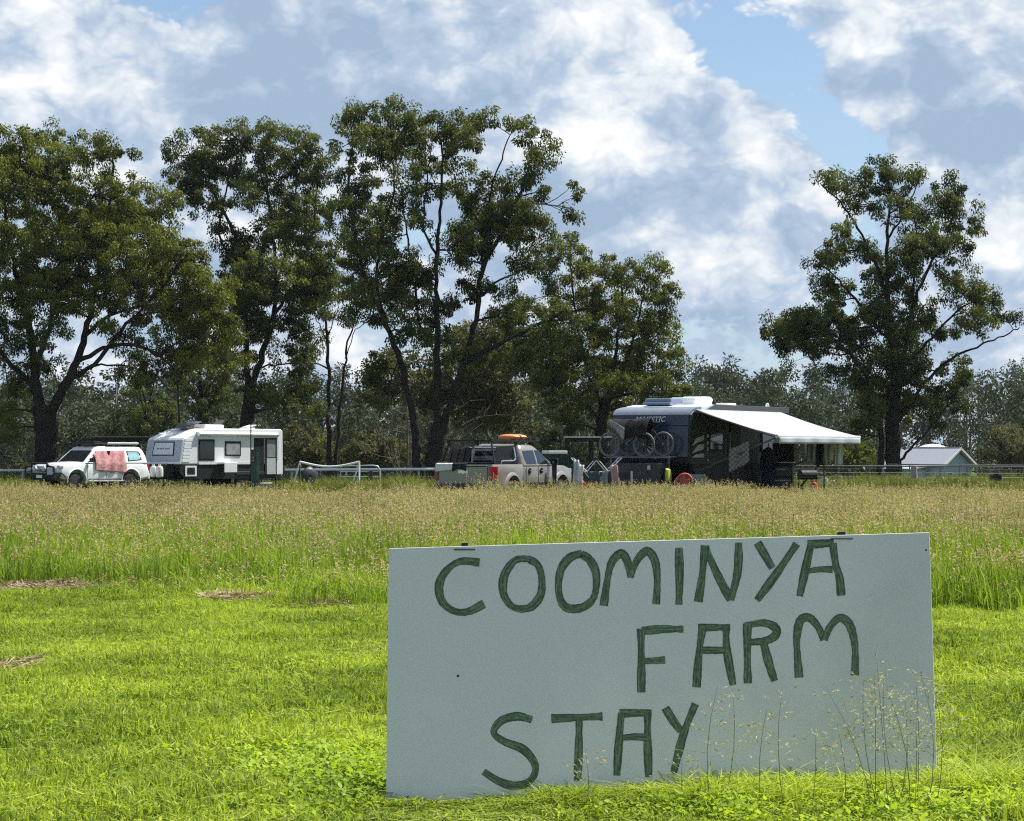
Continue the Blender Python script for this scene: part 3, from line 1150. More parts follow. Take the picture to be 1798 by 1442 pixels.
def gum_tree(name, label, d, limbs, clumps, seed, leafm=L_GUM, bark=BARK, group=None, tuft=0.50, dens=1.0, nleaf=150, lsize=0.135, droop=1.2, fill=0.55, back=0.9, cat='tree', bridge=0.55, thin=0.78):
    """limbs: ([(px, py, depth offset m), ...], r0, r1); clumps: (px, py, rx, ry[, depth offset])"""
    rng = np.random.default_rng(seed)
    s = d / FPX
    bx = limbs[0][0][0][0]
    base = P(bx, 800, d)
    base.z = gzf(base.x, base.y)
    root = thing(name, label, cat, tuple(base), 0, group)

    def loc(px, py, dy=0.0):
        q = P(px, py, d)
        q.y += dy
        return q - base
    g = MB()
    nodes = []
    for li, (pl, r0, r1) in enumerate(limbs):
        pts = [loc(*q) for q in pl]
        if li == 0 or pl[0][1] > 835:
            pts[0] = Vector((pts[0].x, pts[0].y, -0.15 + gzf(pts[0].x + base.x, pts[0].y + base.y) - base.z))
        sp = smooth_line(pts, 5)
        n = len(sp)
        q_ = 1.0 if li == 0 else thin
        rr = [(r0 + (r1 - r0) * (k / (n - 1)) ** 0.7) * q_ for k in range(n)]
        if li == 0 or pl[0][1] > 835:
            rr[0] *= 1.35
            rr[1] *= 1.12
        for k in range(1, n - 1):                    # knobbly limbs
            rr[k] *= 1 + rng.normal(0, 0.05)
            sp[k] = sp[k] + Vector(rng.normal(0, 0.035, 3).tolist())
        g.tube(sp, rr, 9 if r0 > 0.15 else 6)
        nodes += [(q, r) for q, r in zip(sp, rr)]
    tuftc, tuftr, tint = [], [], []
    extra = []
    for cl in clumps:                                 # smaller sprays bridge the gaps between neighbouring clumps
        if rng.random() < bridge:
            nb = sorted(clumps, key=lambda q: (q[0] - cl[0]) ** 2 + (q[1] - cl[1]) ** 2)[1:4]
            nb = nb[int(rng.integers(0, len(nb)))] if nb else cl
            extra.append(((cl[0] + nb[0]) / 2 + rng.normal(0, 6), (cl[1] + nb[1]) / 2 + rng.normal(0, 6), cl[2] * .55, cl[3] * .55))
    clumps = list(clumps) + extra
    for cl in clumps:
        px, py, rx, ry = cl[:4]
        RX, RZ = rx * s * 1.14, ry * s * 1.14
        RY = RX * 0.9
        # a clump seen from the front is one of a few through the crown's depth
        offs = [cl[4]] if len(cl) > 4 else [rng.normal(0, back * 1.1)]
        for dy in offs:
            c = loc(px, py, dy)
            # branch from the nearest limb, preferring one from below
            best = min(nodes, key=lambda nr: (nr[0] - c).length + max(0.0, nr[0].z - c.z + 0.2) * 2.5)
            a, ra = best
            e = c - Vector((0, 0, RZ * 0.25))
            L = (e - a).length
            r0 = min(ra * 0.75, 0.02 + 0.016 * L + 0.02)
            bl = bend(a, e, rng, 5, 0.09, 0.06)
            g.tube(bl, [r0 * (1 - 0.75 * k / 5) for k in range(6)], 5, caps=False)
            ends = bl[2:]
            vol = RX * RZ * RY
            area = RX * RZ
            n = max(4, int(dens * fill * 6.6 * (area / (tuft * tuft)) ** 1.1))
            cb = rng.normal(0.5, 0.2)
            for k in range(n):
                w = rng.normal(0, 1, 3)
                w /= np.linalg.norm(w)
                w *= rng.random() ** 0.33
                q = c + Vector((w[0] * RX, w[1] * RY * 1.15, w[2] * RZ))
                rad = tuft * rng.uniform(0.5, 1.15)
                tuftc.append(tuple(q))
                tuftr.append((rad * 0.8, rad * 0.8, rad * rng.uniform(0.55, 0.95)))
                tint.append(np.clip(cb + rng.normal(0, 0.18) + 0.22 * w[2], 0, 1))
                if rng.random() < 0.55:
                    tw = bend(ends[rng.integers(0, len(ends))], q, rng, 3, 0.12)
                    g.tube(tw, [0.022, 0.017, 0.012, 0.006], 4, caps=False)
    tr = g.build('trunk', bark, root, smooth=True, angle=60)
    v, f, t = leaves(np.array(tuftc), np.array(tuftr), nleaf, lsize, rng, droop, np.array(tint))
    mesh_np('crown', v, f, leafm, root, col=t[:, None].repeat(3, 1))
    return root


gum_tree('gum_tree', 'massive dark gum tree forking low behind the white four-wheel drive', 112, [
    ([(80, 850), (81, 800), (80, 750), (76, 715)], 0.60, 0.52),
    ([(74, 735), (64, 680), (58, 620), (48, 560), (30, 490), (15, 410), (5, 340)], 0.40, 0.07),
    ([(86, 738), (108, 690), (135, 635), (152, 580), (165, 520), (178, 450), (190, 370), (200, 290)], 0.36, 0.06),
    ([(60, 650), (75, 590, 1), (90, 500, 1.5), (95, 400, 2), (80, 300, 2)], 0.22, 0.05),
    ([(130, 640), (185, 614, -.5), (245, 608, -1), (290, 630, -1.2), (325, 668, -1.5)], 0.17, 0.05),
    ([(118, 668), (165, 640), (230, 570, -1), (300, 500, -1.5), (340, 450, -2)], 0.18, 0.05),
    ([(148, 590), (215, 520, 1), (270, 440, 1.5), (290, 380, 2)], 0.15, 0.05),
    ([(70, 690), (20, 640), (-40, 560), (-70, 470)], 0.24, 0.06),
    ([(55, 690), (45, 640), (25, 650), (15, 700)], 0.07, 0.03),
    ([(110, 685), (150, 648), (200, 640), (260, 655), (310, 690)], 0.10, 0.03),
], [(70, 232, 40, 24), (15, 255, 48, 36), (150, 258, 46, 28), (212, 262, 38, 24), (100, 275, 50, 30), (60, 325, 85, 44), (165, 335, 75, 44), (265, 360, 55, 38), (20, 415, 70, 52), (115, 425, 80, 48), (215, 430, 78, 50), (305, 440, 55, 42), (355, 475, 35, 36),
    (30, 520, 75, 48), (140, 510, 80, 40), (255, 520, 75, 45), (345, 540, 58, 45), (20, 595, 60, 36), (100, 585, 35, 30), (225, 585, 55, 28), (315, 600, 60, 40), (385, 585, 38, 45), (-45, 430, 60, 110), (-40, 560, 50, 60), (60, 640, 40, 22), (350, 640, 35, 26),
    (18, 690, 30, 34), (10, 745, 28, 30), (70, 470, 80, 50, 2.5), (180, 480, 90, 50, 2.5), (80, 380, 90, 60, 2.5), (190, 390, 80, 50, 2.5), (280, 470, 60, 45, 2.5), (310, 540, 60, 40, 2), (20, 300, 60, 40, 2), (380, 540, 40, 40), (370, 500, 40, 36), (400, 640, 30, 30), (360, 590, 44, 36, 1), (290, 640, 44, 26), (240, 650, 40, 22)],
    1, L_GUM2, dens=0.86, bridge=0.3)

gum_tree('gum_tree', 'upright dark gum tree rising behind the white caravan', 119, [
    ([(432, 850), (432, 790), (434, 720), (440, 672)], 0.40, 0.30),
    ([(438, 690), (432, 620), (430, 540), (424, 450), (398, 380), (365, 325), (345, 270)], 0.22, 0.05),
    ([(441, 682), (462, 620), (478, 560), (484, 480), (478, 400), (470, 330), (460, 260)], 0.25, 0.05),
    ([(478, 560), (520, 490), (545, 420), (555, 340), (560, 280)], 0.15, 0.04),
    ([(428, 500), (400, 450), (385, 400), (400, 320), (405, 250)], 0.12, 0.04),
    ([(452, 645), (490, 640), (530, 640), (560, 655)], 0.08, 0.03),
    ([(484, 500), (515, 400), (520, 320), (520, 260)], 0.11, 0.04),
], [(402, 228, 42, 24), (340, 262, 50, 34), (452, 248, 48, 34), (520, 250, 46, 36), (315, 318, 36, 38), (395, 295, 52, 34), (485, 305, 56, 38), (556, 295, 34, 42), (365, 362, 34, 28), (435, 352, 40, 24), (545, 375, 34, 26), (495, 410, 52, 34), (430, 440, 38, 36), (545, 440, 50, 40),
    (480, 490, 62, 40), (555, 505, 36, 46), (425, 530, 46, 46), (500, 560, 48, 34), (405, 595, 28, 44), (395, 415, 24, 24), (450, 580, 36, 40), (540, 560, 30, 30), (465, 690, 40, 22), (520, 618, 38, 30), (535, 672, 28, 30), (498, 712, 26, 26), (425, 640, 24, 26), (545, 715, 18, 24),
    (440, 480, 60, 50, 2.5), (500, 350, 50, 50, 2.5), (350, 300, 40, 40, 2), (530, 480, 50, 50, 2)],
    2, dens=1.0)

gum_tree('gum_tree', 'tallest spreading gum tree with forked trunk behind the silver ute', 106, [
    ([(758, 850), (762, 800), (768, 765), (772, 745)], 0.42, 0.36),
    ([(769, 760), (768, 690), (768, 600), (765, 510), (769, 420), (776, 340), (775, 250)], 0.27, 0.05),
    ([(776, 750), (796, 690), (818, 625), (836, 560), (846, 480), (874, 420), (905, 360), (928, 300), (935, 250)], 0.26, 0.05),
    ([(737, 850), (730, 770), (716, 690), (698, 620), (672, 560), (645, 500), (625, 420), (612, 330), (620, 240)], 0.29, 0.05),
    ([(812, 640), (865, 612, -1), (925, 582, -1.5), (985, 555, -2), (1040, 545, -2.5), (1070, 530, -3)], 0.17, 0.04),
    ([(690, 600), (664, 520), (668, 430), (690, 340), (690, 250)], 0.15, 0.04),
    ([(735, 585, 1), (728, 500, 1), (715, 420, 1), (705, 340, 1), (690, 260, 1)], 0.11, 0.03),
    ([(767, 450), (745, 400), (750, 330), (755, 260)], 0.10, 0.03),
    ([(846, 480), (850, 420), (862, 340), (880, 280), (900, 230)], 0.12, 0.03),
    ([(842, 520), (880, 490), (930, 470)], 0.09, 0.03),
    ([(835, 565), (870, 555), (905, 560)], 0.09, 0.03),
    ([(700, 625), (680, 690), (665, 740)], 0.06, 0.02),
    ([(870, 612), (905, 640), (930, 680)], 0.08, 0.03),
    ([(768, 620), (750, 700), (735, 640), (720, 600)], 0.03, 0.02),
], [(632, 196, 32, 18), (615, 238, 38, 30), (690, 200, 50, 20), (660, 258, 52, 32), (748, 222, 46, 26), (802, 208, 34, 18), (800, 258, 50, 34), (868, 218, 32, 20), (925, 232, 38, 22), (950, 280, 28, 32), (640, 325, 44, 38), (605, 390, 30, 34), (715, 312, 34, 22), (690, 375, 32, 30),
    (740, 385, 22, 18), (828, 335, 44, 40), (905, 330, 40, 28), (935, 385, 46, 34), (1005, 352, 18, 34), (852, 408, 44, 38), (925, 445, 36, 34), (655, 440, 42, 38), (612, 470, 32, 32), (645, 525, 40, 36), (722, 500, 34, 34), (762, 560, 44, 42), (818, 500, 32, 26), (800, 430, 34, 32),
    (705, 575, 36, 28), (770, 625, 34, 30), (655, 640, 24, 30), (885, 505, 30, 20), (900, 560, 46, 22), (955, 545, 44, 28), (1000, 560, 30, 22), (830, 620, 30, 28), (740, 470, 36, 30), (690, 460, 30, 28), (660, 700, 20, 22),
    (680, 500, 44, 44, 2.5), (640, 400, 40, 44, 2.5), (830, 400, 44, 40, 2.5), (760, 300, 44, 34, 2.5), (700, 250, 44, 34, 2.0), (890, 380, 40, 40, 2), (930, 620, 40, 30, -1)],
    3, dens=0.95, bridge=0.8)

gum_tree('gum_tree', 'broad leafy gum tree behind the dark caravan', 126, [
    ([(1062, 850), (1060, 790), (1056, 740), (1066, 700)], 0.36, 0.28),
    ([(1064, 715), (1078, 650), (1086, 580), (1092, 510), (1088, 460)], 0.20, 0.04),
    ([(1068, 700), (1098, 640), (1118, 570), (1130, 510)], 0.16, 0.04),
    ([(1060, 720), (1035, 660), (1015, 580), (1005, 500), (1000, 440)], 0.15, 0.04),
    ([(1058, 735), (1010, 700), (960, 670), (920, 650)], 0.12, 0.04),
    ([(1080, 680), (1130, 660), (1170, 650)], 0.10, 0.03),
    ([(1110, 600), (1150, 580), (1175, 540)], 0.09, 0.03),
], [(1000, 445, 42, 30), (960, 475, 24, 34), (1058, 485, 48, 30), (1128, 490, 44, 34), (1165, 525, 28, 32), (1008, 520, 46, 32), (1085, 555, 56, 36), (1150, 585, 42, 36), (960, 590, 54, 34), (1022, 605, 46, 34), (1182, 640, 26, 26), (1120, 640, 56, 34), (1062, 670, 56, 30), (960, 665, 46, 34),
    (1005, 705, 46, 30), (1150, 685, 46, 28), (925, 615, 50, 36), (1105, 715, 46, 24), (985, 740, 34, 22), (900, 560, 36, 26), (1040, 560, 40, 36, 2.5), (1120, 540, 44, 40, 2.5), (980, 630, 50, 40, 2.5), (1080, 620, 50, 40, 2.5), (1190, 690, 24, 24)],
    4, L_GUM2, dens=1.0)

gum_tree('gum_tree', 'lone tall gum tree standing behind the fence beyond the awning', 113, [
    ([(1568, 852), (1568, 800), (1568, 740), (1571, 680)], 0.42, 0.34),
    ([(1571, 690), (1568, 610), (1560, 530), (1557, 440), (1562, 360), (1555, 285)], 0.27, 0.04),
    ([(1543, 852), (1546, 780), (1540, 720), (1520, 660), (1480, 610), (1430, 570), (1385, 565)], 0.24, 0.04),
    ([(1577, 690), (1590, 620), (1602, 540), (1630, 470), (1665, 410), (1685, 340)], 0.19, 0.04),
    ([(1574, 820), (1598, 788), (1635, 750), (1670, 705), (1690, 670)], 0.11, 0.03),
    ([(1578, 740), (1610, 690), (1650, 645), (1705, 612), (1755, 592), (1790, 575)], 0.14, 0.03),
    ([(1560, 520), (1530, 450), (1500, 390), (1470, 350), (1440, 322)], 0.14, 0.03),
    ([(1562, 600), (1520, 550), (1480, 500), (1445, 465), (1430, 440)], 0.12, 0.03),
    ([(1590, 640), (1640, 590), (1690, 540), (1740, 520)], 0.12, 0.03),
    ([(1558, 420), (1590, 370), (1612, 320)], 0.09, 0.03),
    ([(1600, 560), (1605, 480), (1610, 420), (1600, 360)], 0.11, 0.03),
    ([(1548, 760), (1530, 740), (1515, 700)], 0.09, 0.03),
], [(1552, 288, 18, 18), (1500, 308, 36, 20), (1445, 322, 24, 18), (1562, 325, 44, 26), (1610, 312, 30, 18), (1676, 322, 26, 22), (1650, 358, 34, 26), (1692, 378, 30, 30), (1718, 402, 13, 13), (1512, 352, 32, 20), (1580, 375, 40, 24), (1460, 418, 30, 22), (1492, 442, 24, 20), (1428, 458, 24, 20),
    (1542, 440, 26, 24), (1610, 430, 36, 28), (1665, 448, 36, 30), (1440, 498, 28, 20), (1478, 520, 32, 28), (1400, 555, 40, 28), (1368, 580, 24, 36), (1450, 565, 44, 28), (1538, 530, 26, 32), (1612, 528, 36, 32), (1680, 500, 44, 30), (1716, 520, 30, 24), (1640, 580, 40, 28), (1700, 570, 38, 22), (1762, 548, 30, 22),
    (1505, 598, 44, 28), (1438, 615, 34, 18), (1530, 655, 30, 34), (1482, 655, 32, 20), (1632, 645, 32, 26), (1680, 690, 38, 28), (1640, 735, 28, 26), (1520, 715, 28, 32), (1694, 640, 24, 22), (1510, 760, 20, 26), (1590, 680, 24, 30), (1560, 480, 40, 40, 2.5), (1600, 600, 44, 40, 2.5), (1500, 560, 44, 36, 2.5), (1640, 400, 36, 34, 2), (1560, 570, 30, 40, -1), (1580, 630, 34, 40, -1), (1555, 640, 30, 36, 1), (1590, 460, 34, 36, -1), (1420, 590, 40, 34, 1), (1390, 610, 30, 24), (1540, 700, 30, 34, 1), (1600, 720, 26, 28, 1)],
    5, dens=0.98, bridge=0.8)

gum_tree('slender_tree', 'slender tree with twin bare trunks beside the white pipe frame', 130, [
    ([(578, 850), (577, 760), (577, 680), (575, 610), (572, 560), (568, 510)], 0.19, 0.04),
    ([(588, 850), (594, 760), (600, 690), (608, 620), (620, 570), (640, 520)], 0.17, 0.03),
    ([(575, 600), (560, 570), (548, 540)], 0.06, 0.02),
    ([(606, 630), (625, 580), (655, 560)], 0.05, 0.02),
    ([(576, 590), (590, 550), (600, 500)], 0.06, 0.02),
], [(600, 508, 30, 24), (552, 595, 24, 22), (622, 560, 26, 18), (568, 545, 22, 22), (540, 632, 26, 24), (640, 515, 22, 22), (560, 500, 24, 20)], 6, dens=0.7)

gum_tree('slender_tree', 'small leafy tree growing just behind the white caravan hatch', 134, [
    ([(347, 850), (348, 780), (352, 720), (350, 670), (356, 620)], 0.26, 0.08),
    ([(352, 720), (335, 680), (320, 640)], 0.08, 0.02),
    ([(353, 700), (375, 670), (395, 640)], 0.08, 0.02),
], [(350, 700, 32, 26), (330, 660, 34, 24), (385, 650, 30, 26), (360, 625, 30, 24), (400, 690, 30, 22), (375, 720, 26, 18)], 7, dens=0.8)

gum_tree('slender_tree', 'thin dark sapling in the gap beside the massive forked gum', 140, [
    ([(262, 850), (258, 760), (252, 690), (245, 640), (240, 600)], 0.10, 0.04),
    ([(258, 760), (246, 690), (228, 640), (215, 600)], 0.07, 0.03),
    ([(316, 850), (314, 730), (311, 650), (315, 600)], 0.11, 0.05),
    ([(256, 720), (275, 660), (285, 620)], 0.05, 0.02),
], [(268, 725, 36, 28), (250, 745, 30, 24), (300, 735, 30, 26), (240, 690, 22, 16), (285, 690, 24, 18)], 8, dens=0.8)

gum_tree('wattle_tree', 'olive feathery wattle tree filling the space under the tallest gum', 142, [
    ([(812, 850), (812, 790), (822, 740), (838, 690), (850, 640)], 0.16, 0.05),
    ([(806, 850), (790, 770), (760, 720), (740, 690)], 0.12, 0.04),
    ([(814, 790), (850, 740), (890, 715)], 0.09, 0.03),
    ([(812, 780), (798, 700), (800, 640)], 0.08, 0.03),
    ([(792, 775), (770, 740), (700, 690)], 0.06, 0.02),
], [(805, 605, 44, 36), (856, 600, 46, 40), (870, 655, 56, 36), (805, 670, 46, 34), (895, 705, 40, 32), (835, 725, 46, 30), (750, 690, 42, 36), (700, 650, 44, 40), (660, 690, 36, 34), (900, 745, 34, 22), (850, 690, 44, 34, 2)],
    9, L_OLIVE, BARK2, dens=0.85, lsize=0.26, nleaf=60, droop=0.2)


def bush(name, label, d, clumps, seed, leafm=L_OLIVE, group=None, lsize=0.26, bx=None):
    bx = bx if bx is not None else sum(c[0] for c in clumps) / len(clumps)
    top = min(c[1] for c in clumps)
    return gum_tree(name, label, d, [([(bx, 850), (bx - 4, 815), (bx + 2, (top + 815) / 2)], 0.09, 0.03), ([(bx + 4, 850), (bx + 18, 810), (bx + 30, (top + 815) / 2 + 8)], 0.06, 0.02), ([(bx - 4, 850), (bx - 20, 812), (bx - 32, (top + 815) / 2 + 8)], 0.06, 0.02)],
                    clumps, seed, leafm, BARK2, group, dens=1.0, lsize=lsize, nleaf=60, droop=0.3, cat='bush')


bush('wattle_bush', 'rounded olive bush between the white caravan and twin trunks', 138, [(535, 775, 38, 24), (560, 785, 26, 24), (515, 790, 28, 28), (545, 805, 40, 22)], 21)
bush('wattle_bush', 'wide low yellow-olive bush behind the white pipe frame', 146, [(630, 785, 34, 18), (668, 782, 34, 18), (700, 795, 32, 20), (640, 805, 40, 20), (690, 812, 40, 16)], 22)
bush('wattle_bush', 'olive bush beyond the blue-grey house', 190, [(1770, 772, 34, 24), (1745, 792, 26, 20), (1795, 795, 34, 24), (1815, 775, 24, 24)], 23)
bush('leafy_bush', 'grey-green bush seen between ute and dark caravan', 150, [(960, 770, 26, 24), (985, 790, 30, 20), (1020, 790, 30, 22), (940, 800, 30, 18)], 24, L_FAR)
bush('leafy_bush', 'pale green bush behind the white four-wheel drive roof', 150, [(125, 770, 22, 22), (150, 790, 28, 20), (190, 770, 34, 26), (225, 745, 28, 24), (120, 800, 20, 16)], 25, L_FAR)
bush('leafy_bush', 'dark bush at the foot of the lone gum', 128, [(1530, 790, 22, 16), (1500, 800, 22, 16), (1470, 805, 18, 12)], 26, L_GUM)


def bare_shrub():
    rng = np.random.default_rng(33)
    d = 132
    root = thing('bare_shrub', 'leafless grey shrub of arching twigs beside the forked gum trunk', 'shrub', (*P(712, 800, d)[:2], gzf(*P(712, 800, d)[:2])))
    b = Vector(root.location)
    g = MB()
    for (x, y, r) in [(655, 720, .05), (690, 700, .06), (715, 690, .07), (735, 730, .05), (675, 760, .04), (760, 720, .05), (700, 740, .05), (820, 725, .05), (850, 715, .05), (790, 700, .05)]:
        a = P(714 + (x - 714) * 0.12 + (60 if x > 770 else 0), 850, d) - b
        a.z = -0.1
        e = P(x, y, d) - b
        e.y += rng.normal(0, 0.8)
        ln = bend(a, e, rng, 6, 0.08, 0.05)
        g.tube(ln, [r * (1 - .8 * k / 6) for k in range(7)], 5)
        for k in range(7):
            q = ln[rng.integers(2, 6)]
            e2 = q + Vector((rng.normal(0, .7), rng.normal(0, .5), rng.uniform(.2, 1.1)))
            l2 = bend(q, e2, rng, 3, 0.12)
            g.tube(l2, [r * .4, r * .3, r * .2, .006], 4)
            for w in range(3):
                q2 = l2[rng.integers(1, 4)]
                g.tube([q2, q2 + Vector((rng.normal(0, .35), rng.normal(0, .3), rng.uniform(.05, .5)))], [.012, .005], 3)
    g.build('branches', BARK2, root)


bare_shrub()


def far_wood():
    """the wooded skyline: hundreds of crowns that read as one mass"""
    rng = np.random.default_rng(77)
    C, Rd, T = [], [], []
    tv = MB()
    rows = [(228, 10.5), (250, 12.5), (275, 14), (302, 15.5), (335, 17.3), (358, 18.2), (385, 19.5)]
    for d, H in rows:
        hw = 899 / FPX * d + 22
        x = -hw
        while x < hw:
            x += rng.uniform(2.8, 5.8)
            y = d + rng.uniform(-8, 8)
            px = CX + x / y * FPX
            if d < 325 and 1545 < px < 1765:           # clearing round the house
                continue
            h = H * rng.uniform(0.72, 1.06) * (1.0 + 0.10 * math.sin(x * 0.06 + d))
            z = gzf(x, y)
            w = rng.uniform(2.3, 4.0)
            m = int(rng.uniform(22, 32))
            cb = rng.uniform(0.1, 0.9)
            tv.tube([(x, y, z - .2), (x + rng.normal(0, .3), y, z + h * .5), (x + rng.normal(0, .6), y, z + h * .85)], [.22, .15, .05], 4)
            for k in range(m):
                t_ = rng.random() ** 0.8
                zz = z + h * (0.06 + 0.90 * t_)
                ww = w * math.sqrt(max(0.05, 1 - (2 * t_ - 0.85) ** 2 * 0.75))
                a, rr = rng.uniform(0, 6.28), math.sqrt(rng.random()) * ww
                C.append((x + rr * math.cos(a), y + rr * math.sin(a), zz))
                q = rng.uniform(0.8, 1.6)
                Rd.append((q, q, q * 0.75))
                T.append(np.clip(cb + rng.normal(0, .15), 0, 1))
    v, f, t = leaves(np.array(C), np.array(Rd), 56, 0.52, rng, 0.4, np.array(T))
    n0 = len(v)
    tm = np.array(tv.v)
    tf = np.array([q for q in tv.f if len(q) == 4])
    v2 = np.concatenate([v, tm])
    f2 = np.concatenate([f, tf + n0])
    mi = np.concatenate([np.zeros(len(f), int), np.ones(len(tf), int)])
    t2 = np.concatenate([t, np.full(len(tm), .5)])
    o = mesh_np('far_wood', v2, f2, [L_FAR, BARK2], None, mi, t2[:, None].repeat(3, 1))
    tag(o, 'distant grey-green eucalypt wood along the skyline', 'woodland', kind='stuff')


far_wood()

# ------------------------------------------------------------------ vehicles
WHITE = mat('white_paint', (0.74, 0.75, 0.75), 0.28, coat=0.5, var=0.03, dirt=((0.52, 0.50, 0.45), 0.22))
VWHITE = mat('caravan_white', (0.72, 0.74, 0.75), 0.38, var=0.03, dirt=((0.5, 0.5, 0.47), 0.2))
SILVER = mat('warm_silver_paint', (0.245, 0.23, 0.20), 0.32, metal=0.25, coat=0.6, var=0.04, dirt=((0.20, 0.175, 0.14), 0.25))
BLACK = mat('matt_black', (0.008, 0.008, 0.009), 0.6, spec=0.3, var=0.2)
RUBBER = mat('tyre_rubber', (0.018, 0.018, 0.018), 0.85, var=0.25, dirt=((0.10, 0.085, 0.06), 0.4))
ALLOY = mat('alloy', (0.30, 0.30, 0.31), 0.4, metal=0.7)
DGREY = mat('dark_grey_panel', (0.024, 0.027, 0.030), 0.4, var=0.15)
NAVY = mat('navy_gloss', (0.010, 0.019, 0.050), 0.30, coat=0.12, var=0.08)
LGREY = mat('pale_grey_plastic', (0.42, 0.44, 0.46), 0.5)
STEEL = mat('galvanised', (0.42, 0.43, 0.44), 0.45, metal=0.6, var=0.15)
CHROME = mat('polished_steel', (0.62, 0.63, 0.64), 0.18, metal=0.9)
GLASS = glass_mat('tinted_glass', (0.012, 0.016, 0.020))
CLEAR = glass_mat('lamp_glass', (0.45, 0.47, 0.5), 0.12)
REDL = mat('tail_lamp_red', (0.28, 0.010, 0.014), 0.2, coat=0.6)
AMBER = mat('amber_lens', (0.5, 0.16, 0.02), 0.25)


def fabric(name, col, col2=None, scale=14.0, kind='noise'):
    if name in MATS:
        return MATS[name]
    m = bpy.data.materials.new(name)
    m.use_nodes = True
    t = NT(m.node_tree)
    b = m.node_tree.nodes['Principled BSDF']
    tc = t.n('ShaderNodeTexCoord').outputs['Object']
    if kind == 'check':
        ck = t.n('ShaderNodeTexChecker')
        t.put(ck.inputs['Vector'], tc)
        ck.inputs['Scale'].default_value = scale
        f = ck.outputs['Fac']
    else:
        f = t.mrange(t.noise(tc, scale, 4, 0.6), 0.4, 0.6, 0, 1)
    t.link(t.mix(f, (*col, 1), (*(col2 or tuple(0.8 * q for q in col)), 1)), b.inputs['Base Color'])
    b.inputs['Roughness'].default_value = 0.9
    b.inputs['Specular IOR Level'].default_value = 0.15
    MATS[name] = m
    return m


def half(hw, zb, zt, crown):
    return [(0, zb), (hw * .88, zb), (hw * .985, zb + .10), (hw, zb + .45 * (zt - zb)), (hw * .985, zt - .16), (hw * .95, zt - .05), (hw * .86, zt), (hw * .5, zt + crown * .75), (0, zt + crown)]


def shell(stations):
    """stations (x, hw, zb, zt, crown) -> closed loft along x"""
    g = MB()
    rings = []
    for (x, hw, zb, zt, cr) in stations:
        h = half(hw, zb, zt, cr)
        rings.append([Vector((x, y, z)) for y, z in h] + [Vector((x, -y, z)) for y, z in h[-2:0:-1]])
    g.loft(rings)
    return g


def cut(o, cutters):
    for c in cutters:
        md = o.modifiers.new('cut', 'BOOLEAN')
        md.operation = 'DIFFERENCE'
        md.solver = 'EXACT'
        md.object = c
    bpy.context.view_layer.update()
    dg = bpy.context.evaluated_depsgraph_get()
    me = bpy.data.meshes.new_from_object(o.evaluated_get(dg))
    o.modifiers.clear()
    o.data = me
    for c in cutters:
        bpy.data.objects.remove(c)
    me.polygons.foreach_set('use_smooth', [True] * len(me.polygons))
    try:
        me.set_sharp_from_angle(angle=R(32))
    except Exception:
        pass
    return o


def arch_cutter(x, r, y0, y1, z):
    g = MB()
    g.lathe([(r, y0), (r, y1)], 28, (x, 0, z), 'y')
    return g.build('cutter', BLACK)


def wheel(parent, x, y, z, r, w, side, rimm=ALLOY, name='wheel'):
    g = MB()
    s = w / 2
    g.lathe([(r * .60, -s), (r * .86, -s), (r * .97, -s * .8), (r, -s * .4), (r, s * .4), (r * .97, s * .8), (r * .86, s), (r * .60, s)], 26, (x, y, z), 'y')
    o = g.build(name, RUBBER, parent, smooth=True)
    g = MB()
    f = y + side * s * .55
    g.lathe([(r * .60, f - side * .10), (r * .62, f + side * .03), (r * .56, f + side * .03), (r * .50, f - side * .02)], 26, (x, 0, z), 'y')
    for k in range(6):
        a = k * math.pi / 3 + .3
        c = Vector((x + math.cos(a) * r * .3, f + side * .005, z + math.sin(a) * r * .3))
        g.box(c, (r * .5, .04, r * .14), Matrix.Rotation(-a, 3, 'Y'))
    g.lathe([(r * .14, f), (r * .12, f + side * .04), (r * .02, f + side * .045)], 12, (x, 0, z), 'y')
    rm = g.build('rim', rimm, o, smooth=True)
    return o


def side_poly(name, pts, hwf, side, off, m, parent, th=0.012):
    """panel lying on a side wall: pts (x, z); hwf(z) gives the wall's half width"""
    g = MB()
    n = len(pts)
    outer = [Vector((x, side * (hwf(z) + off), z)) for x, z in pts]
    inner = [Vector((x, side * (hwf(z) + off - th), z)) for x, z in pts]
    g.add(outer + inner, [tuple(range(n)), tuple(range(2 * n - 1, n - 1, -1))] + [(k, (k + 1) % n, (k + 1) % n + n, k + n) for k in range(n)])
    return g.build(name, m, parent)


def cross_poly(name, pts, xf, off, m, parent, th=0.012):
    """panel on a front or rear face: pts (y, z); xf(z) gives the face's x; off signed"""
    g = MB()
    n = len(pts)
    outer = [Vector((xf(z) + off, y, z)) for y, z in pts]
    inner = [Vector((xf(z) + off - math.copysign(th, off), y, z)) for y, z in pts]
    g.add(outer + inner, [tuple(range(n)), tuple(range(2 * n - 1, n - 1, -1))] + [(k, (k + 1) % n, (k + 1) % n + n, k + n) for k in range(n)])
    return g.build(name, m, parent)


def greenhouse(rings_def, r=0.12):
    """cabin: rings (z, x_rear, x_front, half width) with rounded corners"""
    g = MB()
    rings = []
    for (z, xr, xf, hw) in rings_def:
        ring = []
        for (cx, cy, a0) in [(xf - r, hw - r, 0), (xr + r, hw - r, 90), (xr + r, -hw + r, 180), (xf - r, -hw + r, 270)]:
            for k in range(4):
                a = R(a0 + 30 * k)
                ring.append(Vector((cx + r * math.cos(a), cy + r * math.sin(a), z)))
        rings.append(ring)
    g.loft(rings)
    return g


def lerp_fn(z0, a0, z1, a1):
    return lambda z: a0 + (a1 - a0) * (z - z0) / (z1 - z0)


